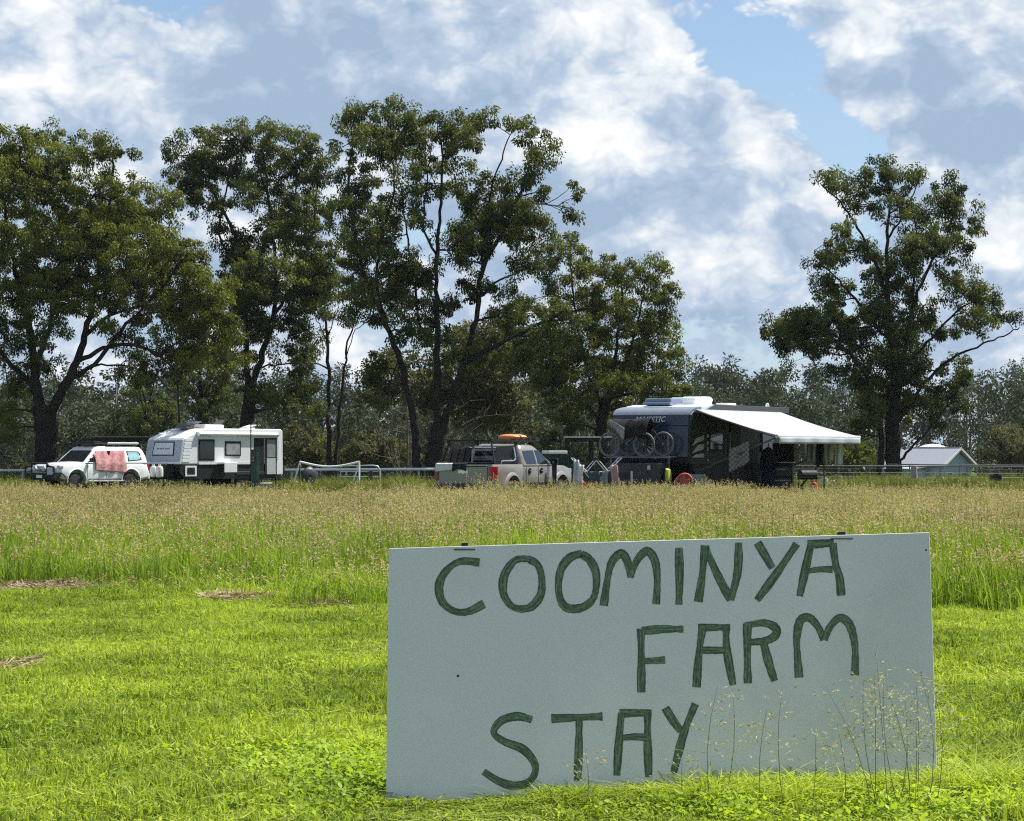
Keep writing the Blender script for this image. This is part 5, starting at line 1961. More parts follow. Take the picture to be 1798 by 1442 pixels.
def build_dark_caravan():
    root = thing('caravan', 'large dark navy caravan with white roof beside the silver ute', 'caravan', tuple(VAN_M.translation), VAN_RZ)
    H = 1.25
    GR = mat('charcoal_panel', (0.011, 0.012, 0.014), 0.5, spec=0.3, var=0.1)
    # body in two tones: dark walls, white roof
    prof = [(-.02, 1.22), (.0, 1.40), (-.06, 2.45), (-.10, 2.60), (-.30, 2.72), (-6.9, 2.72), (-7.0, 2.66), (-7.02, .70), (-6.6, .55), (-.62, .55)]
    g = profile_body(prof, -H, H)
    g.build('body', GR, root, bevel=.05, seg=3)
    g = profile_body([(-.82, 2.84), (-1.3, 2.90), (-6.8, 2.90), (-6.95, 2.80), (-6.97, 2.724), (-.82, 2.724)], -H + .04, H - .04)
    g.build('roof', VWHITE, root, bevel=.02, seg=2)
    g = profile_body([(-.075, 2.59), (-.13, 2.68), (-.30, 2.765), (-.55, 2.81), (-.815, 2.836), (-.815, 2.724), (-.32, 2.724), (-.115, 2.62)], -H + .02, H - .02)
    g.build('front_cap', mat('slate_blue_cap', (0.16, 0.19, 0.23), 0.3, coat=0.3), root, smooth=True, angle=40)
    g = profile_body([(-1.0, 2.725), (-7.0, 2.725), (-7.0, 2.90), (-1.7, 2.91)], H - .035, H + .012)
    g.build('roof_fascia', mat('slate_fascia', (0.05, 0.053, 0.058), 0.45), root, bevel=.01)
    xf = lerp_fn(1.40, .0, 2.45, -.06)
    f = cross_poly('front_panel', [(-1.20, 1.40), (1.20, 1.40), (1.20, 2.58), (-1.20, 2.58)], xf, .02, NAVY, root)
    cross_poly('panel_seam', [(-1.18, 2.27), (1.18, 2.27), (1.18, 2.295), (-1.18, 2.295)], xf, .028, BLACK, f)
    lw = lerp_fn(.55, -.62, 1.22, -.02)
    cross_poly('stone_guard', [(-1.18, .60), (1.18, .60), (1.18, 1.24), (-1.18, 1.24)], lw, .02, BLACK, root)
    lettering('MAJESTIC', (xf(2.42) + .036, .0, 2.40), .205, root_axes_front(), mat('letter_white', (0.75, 0.76, 0.78), 0.4), f, shear=0.25, wscale=1.1)
    for s in (1, -1):
        # swoosh graphics behind the front corner
        pf = side_poly('corner_panel', [(-.10, 1.35), (-.95, 1.35), (-.95, 2.05), (-.12, 2.05)], lambda z: H, s, .008, BLACK, root)
        gm = mat('graphic_stone', (0.36, 0.36, 0.33), 0.5)
        for q in ([(-.12, 1.38), (-.92, 1.38), (-.92, 1.50), (-.35, 1.46)], [(-.12, 1.50), (-.92, 1.62), (-.92, 1.76), (-.55, 1.74)], [(-.14, 1.70), (-.40, 1.92), (-.92, 2.02), (-.92, 1.88), (-.45, 1.80)]):
            side_poly('graphic_stripe', q, lambda z: H, s, .014, gm, pf, .004)
        side_poly('lower_panel', [(-.65, .58), (-6.6, .58), (-6.98, .74), (-6.98, 1.20), (-.10, 1.20)], lambda z: H, s, .010, BLACK, root)
        for (x0, x1, z0, z1) in [(-1.25, -2.2, 1.55, 2.25), (-4.9, -5.9, 1.55, 2.25)]:
            fr = side_poly('side_window', [(x0, z0), (x1, z0), (x1, z1), (x0, z1)], lambda z: H, s, .025, BLACK, root, .03)
            side_poly('pane', [(x0 - .07, z0 + .07), (x1 + .07, z0 + .07), (x1 + .07, z1 - .07), (x0 - .07, z1 - .07)], lambda z: H, s, .034, GLASS, fr)
        for x in (-3.9, -4.85):
            wheel(root, x, s * 1.06, .40, .40, .26, s, DGREY)
    fr = side_poly('door', [(-2.7, .62), (-3.35, .62), (-3.35, 2.45), (-2.7, 2.45)], lambda z: H, 1, .03, BLACK, root, .04)
    side_poly('door_trim', [(-2.60, 1.35), (-2.63, 1.35), (-2.63, 2.1), (-2.60, 2.1)], lambda z: H, 1, .05, LGREY, fr)
    for k, z in enumerate((1.30, 1.62, 1.80, 2.0)):
        g = MB().box((-1.13, H + .03, z), (.05, .03, .10 if k else .06))
        g.build('marker_light', LGREY, root)
    # roof furniture
    g = MB().box((-1.35, -.25, 2.93), (.9, .9, .08)).box((-1.40, -.25, 3.02), (.80, .84, .13))
    g.build('roof_hatch', mat('blue_smoked_dome', (0.13, 0.18, 0.27), 0.15, coat=0.4), root, bevel=.06, seg=3)
    g = MB().box((-2.75, 0, 3.02), (1.25, .8, .22)).box((-3.1, 0, 3.12), (.6, .7, .10))
    g.build('air_conditioner', VWHITE, root, bevel=.07, seg=3)
    g = MB().box((-4.5, .2, 2.95), (.6, .6, .10))
    g.build('roof_hatch', VWHITE, root, bevel=.03)
    g = MB().box((-2.05, H - .2, 2.95), (.12, .10, .12))
    g.build('antenna_base', BLACK, root, bevel=.02)
    g = MB().lathe([(.05, 0), (.06, .04), (.04, .10), (.01, .12)], 12, (-5.6, H - .1, 2.90), 'z')
    g.build('roof_vent', VWHITE, root, smooth=True)
    # drawbar, tool box, bicycle rack
    g = MB()
    for s in (1, -1):
        g.tube([(1.75, 0, .55), (-.5, s * .85, .58)], .06, 6)
    g.build('drawbar', BLACK, root)
    g = MB().box((.62, -.10, .92), (.62, 1.72, .62))
    tb = g.build('tool_box', mat('navy_tool_box', (0.010, 0.013, 0.022), 0.35, var=0.2), root, bevel=.04, seg=2)
    g = MB().box((.94, -.10, 1.17), (.02, 1.66, .02))
    g.build('lid_seam', DGREY, tb)
    g = MB().box((.945, .25, .95), (.012, .30, .10))
    g.build('badge', DGREY, tb)
    for y in (-.62, .45):
        g = MB().box((.945, y, 1.10), (.03, .09, .12))
        g.build('latch', STEEL, tb)
    g = MB()
    for y in (-.95, .70):
        g.tube([(.18, y, .60), (.22, y, 1.40), (.25, y, 2.0)], .03, 6)
    for x, z in ((.30, 1.40), (.62, 1.38)):
        g.tube([(x, -1.15, z), (x, .95, z)], .022, 6)
    for y in (-.7, .5):
        g.tube([(.22, y, 1.38), (.66, y, 1.36)], .022, 6)
    g.build('bicycle_rack', mat('rack_grey', (0.16, 0.16, 0.17), 0.4, metal=0.5), root)
    for s in (1, -1):
        g = MB().tube([(-.8, s * 1.0, .02), (-.8, s * 1.0, .6)], .03, 6)
        g.build('corner_steady', BLACK, root)
    g = MB().tube([(1.45, .16, .22), (1.45, .16, 1.0)], .03, 8).lathe([(.11, -.03), (.11, .03)], 12, (1.45, .16, .13), 'y')
    g.build('jockey_wheel', STEEL, root)
    return root


build_dark_caravan()


def van_thing(name, label, cat, loc, rz=0.0, group=None):
    return thing(name, label, cat, tuple(VAN_M @ Vector(loc)), VAN_RZ + rz, group)


def build_bicycle(label, loc, framecol, flip=1):
    """bicycle standing across the drawbar; local y runs along the bike"""
    root = van_thing('bicycle', label, 'bicycle', loc, 0, 'bicycles on the caravan rack')
    r, L = .345, 1.10
    fm = mat('frame_' + framecol[0], framecol[1], 0.35, coat=0.3)
    for y, nm in ((-.55, 'wheel'), (.55, 'wheel')):
        g = MB()
        g.tube([(0, y + (r - .018) * math.cos(a), r + (r - .018) * math.sin(a)) for a in np.linspace(0, 2 * math.pi, 29)], .021, 6, caps=False)
        w = g.build(nm, mat('grey_wall_tyre', (0.15, 0.145, 0.135), 0.6), root, smooth=True)
        g = MB()
        g.tube([(0, y + (r - .05) * math.cos(a), r + (r - .05) * math.sin(a)) for a in np.linspace(0, 2 * math.pi, 29)], .011, 5, caps=False)
        g.build('rim', mat('dull_rim', (0.16, 0.16, 0.165), 0.4, metal=.5), w, smooth=True)
        g = MB()
        for k in range(14):
            a = k * 2 * math.pi / 14
            g.tube([(.02 * (-1) ** k, y + .02 * math.cos(a), r + .02 * math.sin(a)), (0, y + (r - .05) * math.cos(a), r + (r - .05) * math.sin(a))], .003, 3)
        g.build('spokes', mat('dull_rim', (0, 0, 0)), w)
        g = MB().lathe([(.022, -.05), (.022, .05)], 8, (0, y, r), 'x')
        g.build('hub', STEEL, w)
    f = flip
    bb, seat, head, headb = Vector((0, -.10 * f, .30)), Vector((0, -.26 * f, .80)), Vector((0, .36 * f, .88)), Vector((0, .40 * f, .72))
    rear, fr = Vector((0, -.55 * f, r)), Vector((0, .55 * f, r))
    g = MB()
    for a, b in ((bb, seat), (bb, headb), (seat - Vector((0, 0, .08)), head), (head, headb)):
        g.tube([a, b], .020, 8)
    for s in (-.05, .05):
        o = Vector((s, 0, 0))
        g.tube([bb + o * .5, rear + o], .011, 6)
        g.tube([seat - Vector((0, 0, .08)) + o * .3, rear + o], .010, 6)
    g.build('frame', fm, root, smooth=True)
    g = MB()
    for s in (-.05, .05):
        g.tube([headb, headb + Vector((s, .02 * f, -.06)), fr + Vector((s, 0, 0))], .012, 6)
    g.build('fork', BLACK, root)
    g = MB().tube([seat, seat + Vector((0, -.05 * f, .14))], .014, 6)
    g.loft([[Vector((x, seat.y + f * (y - .05), seat.z + .15 + z)) for x, z in ((-w_, 0), (0, .03), (w_, 0), (0, -.03))] for y, w_ in ((-.14, .07), (-.08, .075), (.05, .03), (.13, .018))])
    g.build('saddle', BLACK, root, smooth=True)
    g = MB().tube([head, head + Vector((0, .02 * f, .12))], .014, 6).tube([(-.30, head.y - .04 * f, head.z + .15), (-.1, head.y + .03 * f, head.z + .13), (.1, head.y + .03 * f, head.z + .13), (.30, head.y - .04 * f, head.z + .15)], .013, 6)
    g.build('handlebar', BLACK, root)
    g = MB().lathe([(.09, -.006), (.09, .006)], 16, (.06, bb.y, bb.z), 'x').tube([bb + Vector((.06, 0, 0)), bb + Vector((.08, .10, -.13))], .010, 5).tube([bb + Vector((-.06, 0, 0)), bb + Vector((-.08, -.10, .13))], .010, 5).box(bb + Vector((.12, .10, -.13)), (.09, .05, .02)).box(bb + Vector((-.12, -.10, .13)), (.09, .05, .02))
    g.build('crankset', BLACK, root)
    return root


build_bicycle('bicycle with dull bronze frame on the rack, outer of the two', (.62, -.42, 1.40), ('bronze', (0.14, 0.10, 0.07)), 1)
build_bicycle('bicycle with black frame on the rack, against the caravan front', (.30, .02, 1.42), ('black', (0.02, 0.02, 0.022)), -1)


def build_bike_cover():
    rng = random.Random(8)

    def fn(u, v):
        y = -.90 + 1.15 * u
        top = 2.50 - .05 * math.sin(u * 3.1 + .2) + (.02 if .3 < u < .9 else 0)
        low = 2.10 - .08 * math.sin(u * 7.0) - (.20 if .35 < u < .85 else .0)
        if u < .35:
            low = 2.45 - u * 1.0
        w = v * 2 - 1                                  # -1 back hem .. +1 front hem
        z = top - (top - low) * abs(w) ** 1.3
        x = .46 + .30 * math.sin(w * 1.5) + .03 * math.sin(u * 17 + w * 2)
        return (x, y, z)
    o = drape('bike_cover', fn, 26, 14, fabric('black_cover', (0.012, 0.012, 0.014), (0.022, 0.022, 0.026), 7))
    o.matrix_world = VAN_M
    tag(o, 'black fabric cover draped over the handlebars of the racked bicycles', 'cover')

    def fn2(u, v):
        y = -.90 + .50 * u
        z = 2.47 - .62 * u * (.4 + .6 * v) - .06 * v * (1 - u)
        return (.80 + .02 * math.sin(u * 9) + .02 * v, y, z)
    o2 = drape('cover_flap', fn2, 10, 6, fabric('grey_lining', (0.20, 0.20, 0.21), (0.26, 0.26, 0.27), 6), o)


build_bike_cover()


def build_awning():
    root = van_thing('awning', 'pale grey pull-out awning sloping from the dark caravan wall', 'awning', (-3.3, 1.25, 2.72))
    L = 3.0

    def fn(u, v):
        x = (-L + 2 * L * u)
        y = .03 + 2.50 * v
        z = .02 - .74 * v - .05 * math.sin(math.pi * v) - .02 * math.sin(math.pi * u) * v
        return (x, y, z)
    am = fabric('awning_cloth', (0.33, 0.355, 0.385), (0.36, 0.385, 0.415), 1.2)
    drape('canopy', fn, 24, 16, am, root, .01)
    g = MB().tube([(-L - .06, 2.56, -.75), (L + .06, 2.56, -.75)], .055, 10)
    g.build('roller_tube', LGREY, root, smooth=True)
    drape('valance', lambda u, v: (-L + 2 * L * u, 2.615 + .015 * math.sin(u * 30) * v, -.76 - .19 * v), 40, 3, am, root, .006)
    for s in (-1, 1):
        g = MB().tube([(s * L, .05, -1.75), (s * L, 2.52, -.78)], .026, 6)
        g.tube([(s * L, .06, -.02), (s * L, 2.50, -.77)], .02, 6)
        g.build('arm', mat('dark_arm', (0.06, 0.06, 0.06), 0.5), root)


build_awning()


# ------------------------------------------------------------------ things around the dark caravan
def build_towel_line():
    # patterned towel on the awning arm
    m = fabric('check_towel', (0.11, 0.105, 0.10), (0.21, 0.20, 0.19), 14.0, 'check')

    def fn(u, v):
        y = 2.35 + .62 * u
        z = 1.32 + .20 * u + .04 - v * (.62 - .1 * u) - .02 * math.sin(u * 11) * v
        if v < .1:
            z = 1.33 + .25 * u + .05 - v * .4
        return (-.32 + .05 * math.sin(u * 8 + v) + .03, y, z + .22)
    o = drape('towel', fn, 18, 16, m)
    o.matrix_world = VAN_M
    tag(o, 'grey checked towel with ragged hem hung from the awning arm', 'towel')
    cols = [('washing_grey', (0.30, 0.31, 0.32)), ('washing_black', (0.03, 0.03, 0.035)), ('washing_stone', (0.42, 0.42, 0.40)), ('washing_white', (0.62, 0.63, 0.64))]
    wl = van_thing('washing_line', 'cord strung under the outer edge of the awning', 'line', (-6.0, 2.2, 1.80))
    g = MB().tube([(0, -.9, .06), (0, 0, 0), (0, 1.5, .08)], .008, 5)
    g.build('cord', STEEL, wl)
    for k, (nm, c) in enumerate(cols):
        y0 = 2.30 + k * .30

        def fn(u, v, y0=y0, k=k):
            return (-6.0 + .04 * math.sin(u * 9 + k) + (.02 if v > .1 else 0), y0 + .24 * u - .03 * v, 1.815 - v * (.55 + .12 * (k % 2)) - .02 * math.sin(u * 7) * v)
        o = drape('washing', fn, 10, 8, fabric(nm, c))
        o.matrix_world = VAN_M
        tag(o, ['grey towel on the cord under the awning edge', 'black garment on the cord under the awning edge', 'stone coloured towel on the cord under the awning edge', 'white garment on the cord under the awning edge'][k], 'laundry', None)


build_towel_line()


def build_camp_kitchen():
    c = P(1374, 800, 71.5)
    root = thing('camp_kitchen', 'black camp kitchen cabinet with pale rails under the awning', 'cabinet', (c.x, c.y, gzf(c.x, c.y)), R(-12))
    g = MB().box((0, 0, .62), (.64, .5, 1.18))
    for x in (-.28, .28):
        for y in (-.2, .2):
            g.box((x, y, .02), (.04, .04, .06))
    g.build('cabinet_body', BLACK, root, bevel=.015)
    g = MB().box((0, -.02, 1.225), (.70, .56, .03))
    g.build('worktop', STEEL, root, bevel=.006)
    for z, w in ((.95, .36), (.62, .5), (.32, .5)):
        g = MB().box((0, -.255, z), (.58, .012, .27))
        d = g.build('drawer', DGREY, root)
        g = MB().box((-.05 if w < .4 else 0, -.275, z + .07), (w, .02, .03))
        g.build('handle', LGREY, d)
    g = MB().box((0, .22, 1.52), (.64, .03, .56))
    g.build('wind_shield', BLACK, root)
    # dark jacket hanging beside it
    j = thing('jacket', 'dark blue jacket hanging on a pole beside the camp kitchen', 'jacket', tuple(P(1349, 800, 71.0).xy) + (gzf(*P(1349, 800, 71.0).xy),))
    g = MB()
    rings = []
    for z, w, dd in ((.50, .20, .10), (.8, .18, .10), (1.1, .17, .11), (1.4, .18, .11), (1.58, .15, .08), (1.68, .05, .05)):
        rings.append([Vector((w * math.cos(a) * (1 + .08 * math.sin(5 * a)), dd * math.sin(a), z)) for a in np.linspace(0, 2 * math.pi, 18, endpoint=False)])
    g.loft(rings)
    g.build('coat', fabric('denim_dark', (0.016, 0.022, 0.038), (0.03, 0.038, 0.06), 8), j, smooth=True)
    for s in (-1, 1):
        g = MB().tube([(s * .14, 0, 1.56), (s * .20, -.02, 1.25), (s * .19, -.03, .98)], [.06, .055, .045], 8)
        g.build('sleeve', fabric('denim_dark', (0, 0, 0)), j, smooth=True)
    g = MB().tube([(0, .0, 0), (0, 0, 1.8)], .018, 6)
    g.build('pole', BLACK, j)


build_camp_kitchen()


def build_airer():
    c = P(1047, 800, 67.2)
    root = thing('clothes_airer', 'white folding clothes airer with raised wings beside the tool box', 'clothes airer', (c.x, c.y, gzf(c.x, c.y)), R(6))
    g = MB()
    for y in (-.28, .28):                              # crossed legs
        g.tube([(-.42, y, .02), (.30, y, .98)], .013, 6)
        g.tube([(.42, y, .02), (-.30, y, .98)], .013, 6)
    for x in (-.42, .42):
        g.tube([(x, -.28, .03), (x, .28, .03)], .012, 6)
    for k in range(5):
        x = -.30 + .15 * k
        g.tube([(x, -.28, .98), (x, .28, .98)], .009, 5)
    for y in (-.28, .28):
        g.tube([(-.30, y, .98), (.30, y, .98)], .013, 6)
    g.build('frame', VWHITE, root)
    for s in (-1, 1):
        g = MB()
        for y in (-.28, .28):
            g.tube([(s * .30, y, .98), (s * .68, y, 1.36)], .014, 6)
            g.tube([(s * .05, y, 1.28), (s * .30, y, .99)], .012, 6)
        for k in range(1, 5):
            f = k / 4
            g.tube([(s * (.30 + .38 * f), -.28, .98 + .38 * f), (s * (.30 + .38 * f), .28, .98 + .38 * f)], .009, 5)
        g.build('wing', VWHITE, root)
    items = [('sock_white', (0.62, 0.63, 0.64), -.48, .16, .62, 'white shirt on the clothes airer'), ('shirt_teal', (0.05, 0.09, 0.10), -.10, .34, .50, 'dark teal garment on the clothes airer'), ('shirt_pink', (0.42, 0.27, 0.27), .48, .22, .68, 'dusty pink towel on the clothes airer'), ('pale_blue', (0.40, 0.45, 0.50), -.62, .16, .95, 'pale blue towel on the clothes airer'), ('shirt_grey', (0.22, 0.24, 0.25), .20, .18, .45, 'grey garment on the clothes airer')]
    for nm, col, x0, w, ln, lab in items:
        zt = .995 if abs(x0) < .31 else .98 + (abs(x0) - .30) + .012

        def fn(u, v, x0=x0, w=w, ln=ln, zt=zt):
            return (x0 + w * (u - .5) + .02 * math.sin(v * 5 + x0 * 9), -.30 - .02 * math.sin(u * 10) - .01, zt - ln * v)
        o = drape('laundry', fn, 8, 8, fabric(nm, col))
        o.location, o.rotation_euler = root.location, root.rotation_euler
        tag(o, lab, 'laundry')
    b = thing('laundry_basket', 'rusty orange laundry basket under the clothes airer', 'basket', (c.x - .25, c.y - .55, gzf(c.x, c.y)))
    g = MB().lathe([(.20, 0), (.26, .40), (.28, .42), (.28, .46), (.25, .46), (.19, .04), (.02, .04)], 18, (0, 0, .22))
    g.build('tub', mat('orange_plastic', (0.35, 0.08, 0.02), 0.5, var=0.3), b, smooth=True, angle=40)
    g = MB().lathe([(.16, 0), (.20, .22)], 14)
    g.build('base', BLACK, b)


build_airer()


def build_chairs():
    c = P(1200, 800, 65.6)
    r = thing('moon_chair', 'rounded red padded camp chair in front of the dark caravan', 'chair', (c.x, c.y, gzf(c.x, c.y)), R(200))
    g = MB()
    rings = []
    for k in range(7):
        f = k / 6
        rr = .27 * math.sin(f * math.pi / 2) + .01
        rings.append([Vector((rr * math.cos(a), .16 * (1 - f) * -1 + rr * .35 * math.sin(a), .68 + rr * 1.0 * math.sin(a))) for a in np.linspace(0, 2 * math.pi, 20, endpoint=False)])
    g.loft(rings, True, False)
    o = g.build('seat_shell', fabric('red_padding', (0.42, 0.075, 0.08), (0.58, 0.20, 0.19), 5), r, smooth=True)
    md = o.modifiers.new('thick', 'SOLIDIFY')
    md.thickness = .04
    for s in (-1, 1):
        g = MB().tube([(s * .28, -.25, .0), (-s * .18, .10, .75)], .012, 6)
        g.build('leg', BLACK, r)
        g = MB().tube([(s * .28, .25, .0), (-s * .2, -.12, .50)], .012, 6)
        g.build('leg', BLACK, r)
    c = P(1231, 800, 65.9)
    r = thing('folding_chair', 'blue-grey folding camp chair beside the red padded chair', 'chair', (c.x, c.y, gzf(c.x, c.y)), R(150))
    g = MB().box((0, .22, .70), (.46, .02, .42), Matrix.Rotation(R(-12), 3, 'X'))
    g.build('backrest', fabric('blue_canvas', (0.12, 0.16, 0.22), (0.17, 0.21, 0.27), 8), r, bevel=.01)
    g = MB().box((0, 0, .44), (.46, .44, .02))
    g.build('seat', fabric('blue_canvas', (0, 0, 0)), r)
    for x in (-.25, .25):
        g = MB().tube([(x, -.22, 0), (x, .20, .46), (x, .28, .92)], .012, 6)
        g.build('leg', STEEL, r)
        g = MB().tube([(x, .24, 0), (x, -.20, .46), (x, -.2, .62), (x, .2, .66)], .012, 6)
        g.build('leg', STEEL, r)


build_chairs()


def build_barbecue():
    c = P(1418, 800, 74)
    r = thing('camp_barbecue', 'small black camp barbecue on legs beside the awning pole', 'barbecue', (c.x, c.y, gzf(c.x, c.y)), R(20))
    g = MB().box((0, 0, .74), (.52, .36, .14))
    g.build('tray', BLACK, r, bevel=.02)
    g = MB().lathe([(.26, -.18), (.26, .18)], 20, (0, .0, .82), 'y')
    o = MB()
    o.loft([[Vector((x, .18 * math.cos(a), .82 + .15 * math.sin(a))) for a in np.linspace(0, math.pi, 9)] for x in (-.26, .26)], False, True)
    o.build('lid', BLACK, r, smooth=True, angle=50)
    for x in (-.22, .22):
        for y in (-.14, .14):
            g = MB().tube([(x * 1.2, y * 1.2, 0), (x, y, .68)], .014, 6)
            g.build('leg', BLACK, r)
    c = P(1429, 800, 73.6)
    r = thing('gas_cylinder', 'small red gas cylinder next to the camp barbecue', 'gas cylinder', (c.x, c.y, gzf(c.x, c.y)))
    g = MB().lathe([(.10, .0), (.12, .04), (.12, .50), (.08, .58), (.03, .60)], 16)
    g.build('bottle', mat('red_enamel', (0.45, 0.04, 0.05), 0.35), r, smooth=True)
    g = MB().lathe([(.025, .60), (.025, .68)], 10).box((.03, 0, .66), (.06, .02, .02))
    g.build('valve', STEEL, r)
    a, b = P(1400, 831, 75), P(1447, 806, 75)
    r = thing('leaning_pole', 'dark steel pole leaning from the ground by the barbecue', 'pole', (P(1385, 800, 75).x, 75, gzf(P(1385, 800, 75).x, 75)))
    o = Vector(r.location)
    g = MB().tube([(0, 0, 0), b - o], .028, 8)
    g.build('tube', BLACK, r)
    g = MB().tube([b - o, b - o + Vector((0, 0, -b.z + .0))], .02, 8)
    g.build('prop', BLACK, r)


build_barbecue()


def build_bag():
    r = van_thing('hi_vis_bag', 'yellow-green bag hanging at the end of the tool box', 'bag', (.62, .80, .70))
    g = MB()
    rings = []
    for z, w, d_ in ((0, .05, .10), (.04, .07, .15), (.22, .07, .15), (.34, .06, .13), (.38, .03, .08)):
        rings.append([Vector((d_ * math.cos(a), .02 + w * math.sin(a) + w, z)) for a in np.linspace(0, 2 * math.pi, 14, endpoint=False)])
    g.loft(rings)
    g.build('bag_body', fabric('hi_vis_cloth', (0.34, 0.38, 0.05), (0.42, 0.45, 0.10), 7), r, smooth=True)
    g = MB().tube([(-.05, .07, .37), (-.04, .05, .50), (.04, .05, .50), (.05, .07, .37)], .01, 5)
    g.build('strap', BLACK, r)


build_bag()

# ------------------------------------------------------------------ things around the white caravan


def gp(px, d):
    x = (px - CX) * d / FPX
    return (x, d, gzf(x, d))


def build_site_things():
    GREEN = mat('dark_green_enamel', (0.010, 0.040, 0.030), 0.4, var=0.15)
    r = thing('power_pedestal', 'tall dark green power pedestal in front of the caravan door', 'power post', gp(448, 101), R(-30))
    g = MB().box((0, 0, .86), (.30, .22, 1.72))
    g.build('housing', GREEN, r, bevel=.015)
    g = MB().box((0, 0, 1.735), (.34, .26, .04))
    g.build('cap', GREEN, r, bevel=.01)
    g = MB().box((.0, -.115, 1.35), (.20, .02, .28))
    o = g.build('outlet_box', DGREY, r, bevel=.01)
    for z in (1.30, 1.42):
        g = MB().box((0, -.13, z), (.07, .015, .05))
        g.build('socket', LGREY, o)
    r = thing('antenna_mast', 'thin black mast with small crossbar in front of the white caravan', 'mast', gp(440.5, 102))
    g = MB().tube([(0, 0, 0), (0, 0, 2.98)], [.032, .024], 8)
    g.build('pole', BLACK, r)
    g = MB().tube([(-.17, 0, 2.99), (.17, 0, 2.99)], .02, 6).box((0, 0, 2.97), (.10, .08, .08))
    g.build('crossbar', BLACK, r)
    r = thing('step_stool', 'low white two-tread step below the caravan door', 'step', gp(464, 99.5), R(-40))
    g = MB().box((0, .12, .34), (.46, .26, .04))
    g.build('tread', VWHITE, r, bevel=.01)
    g = MB().box((.02, -.14, .17), (.46, .26, .04))
    g.build('tread', VWHITE, r, bevel=.01)
    for x in (-.2, .2):
        g = MB().tube([(x, .22, 0), (x, .1, .34)], .014, 6).tube([(x, -.24, 0), (x, -.12, .17), (x, .1, .34)], .014, 6)
        g.build('leg', STEEL, r)
    # satellite dish on a tripod
    r = thing('satellite_dish', 'dark satellite dish on a tripod next to the white pipe frame', 'satellite dish', gp(543, 95), R(35))
    g = MB()
    rings = [[Vector((.38 * f * math.cos(a), -.10 + .10 * f * f, .62 + .42 * f * math.sin(a))) for a in np.linspace(0, 2 * math.pi, 22, endpoint=False)] for f in (.02, .35, .7, 1.0)]
    g.loft(rings, True, False)
    o = g.build('dish', mat('dark_dish', (0.015, 0.022, 0.024), 0.5), r, smooth=True)
    md = o.modifiers.new('thick', 'SOLIDIFY')
    md.thickness = .015
    for a in (90, 210, 330):
        g = MB().tube([(0, -.05, .66), (.36 * math.cos(R(a)), .36 * math.sin(R(a)), 0)], .016, 6)
        g.build('leg', STEEL, r)
    g = MB().tube([(0, -.08, .30), (.0, .42, .52)], .014, 6).box((0, .42, .53), (.08, .10, .07))
    g.build('feed_arm', LGREY, r)
    g = MB().tube([(0, 0, 0), (0, 0, .0)], .01, 4)
    r = thing('star_picket', 'dark steel picket standing beside the satellite dish', 'post', gp(526.5, 94.5))
    g = MB().box((0, 0, .55), (.05, .015, 1.1)).box((0, .012, .55), (.015, .04, 1.1))
    g.build('post', BLACK, r)
    # white sagging pipe frame
    r = thing('pipe_frame', 'white pipe frame with sagging top rail and splayed ends', 'pipe frame', gp(578, 98))
    s = 98 / FPX
    x0, x1 = (527 - 578) * s, (631 - 578) * s
    g = MB().tube([(x0 + (x1 - x0) * f, 0, 1.21 - .20 * math.sin(math.pi * f)) for f in np.linspace(0, 1, 11)], .046, 10)
    g.build('top_rail', VWHITE, r, smooth=True)
    for x, sg in ((x0, 1), (x1, -1)):
        for dx, dy in ((0, -.25), (-.38 * 1, .25)):
            g = MB().tube([(x, 0, 1.22), (x + dx, dy, 0)], .032, 8)
            g.build('leg', VWHITE, r, smooth=True)
    # tubular farm gate
    r = thing('farm_gate', 'grey tubular farm gate with rounded corner', 'gate', gp(634, 99.5))
    s = 99.5 / FPX
    a, b = (598 - 634) * s, (667 - 634) * s
    g = MB().tube([(a, 0, .05), (a, 0, 1.02), (b - .25, 0, 1.04), (b - .08, 0, 1.0), (b, 0, .85), (b, 0, .05)], .030, 8)
    g.build('gate_frame', STEEL, r, smooth=True, angle=80)
    for z in (.22, .38, .58, .78):
        g = MB().tube([(a, 0, z), (b, 0, z)], .016, 6)
        g.build('rail', STEEL, r)
    g = MB().tube([((a + b) / 2, 0, .05), ((a + b) / 2, 0, 1.02)], .018, 6)
    g.build('stay', STEEL, r)
    g = MB().box((b - .38, 0, .45), (.16, .03, .7))
    g.build('gate_plate', DGREY, r)


build_site_things()


def rail_fence(name, label, px0, px1, d0, d1, zr, posts, m, rad=.05, rails=None, postm=None, prad=.05, ph=None, wires=()):
    p0, p1 = Vector(gp(px0, d0)), Vector(gp(px1, d1))
    c = (p0 + p1) / 2
    c.z = gzf(c.x, c.y)
    r = thing(name, label, 'fence', tuple(c))
    for z in rails or (zr,):
        g = MB().tube([p0 - c + Vector((0, 0, z)), p1 - c + Vector((0, 0, z))], rad, 8)
        g.build('rail', m, r, smooth=True)
    for px in posts:
        f = (px - px0) / (px1 - px0)
        q = p0.lerp(p1, f) - c
        g = MB().tube([q + Vector((0, .08, -.1)), q + Vector((0, .08, (ph or zr) + .03))], prad, 8)
        g.build('post', postm or m, r, smooth=True)
    for z in wires:
        g = MB().tube([p0 - c + Vector((0, -.02, z)), p1 - c + Vector((0, -.02, z))], .007, 4)
        g.build('wire', STEEL, r)
    return r


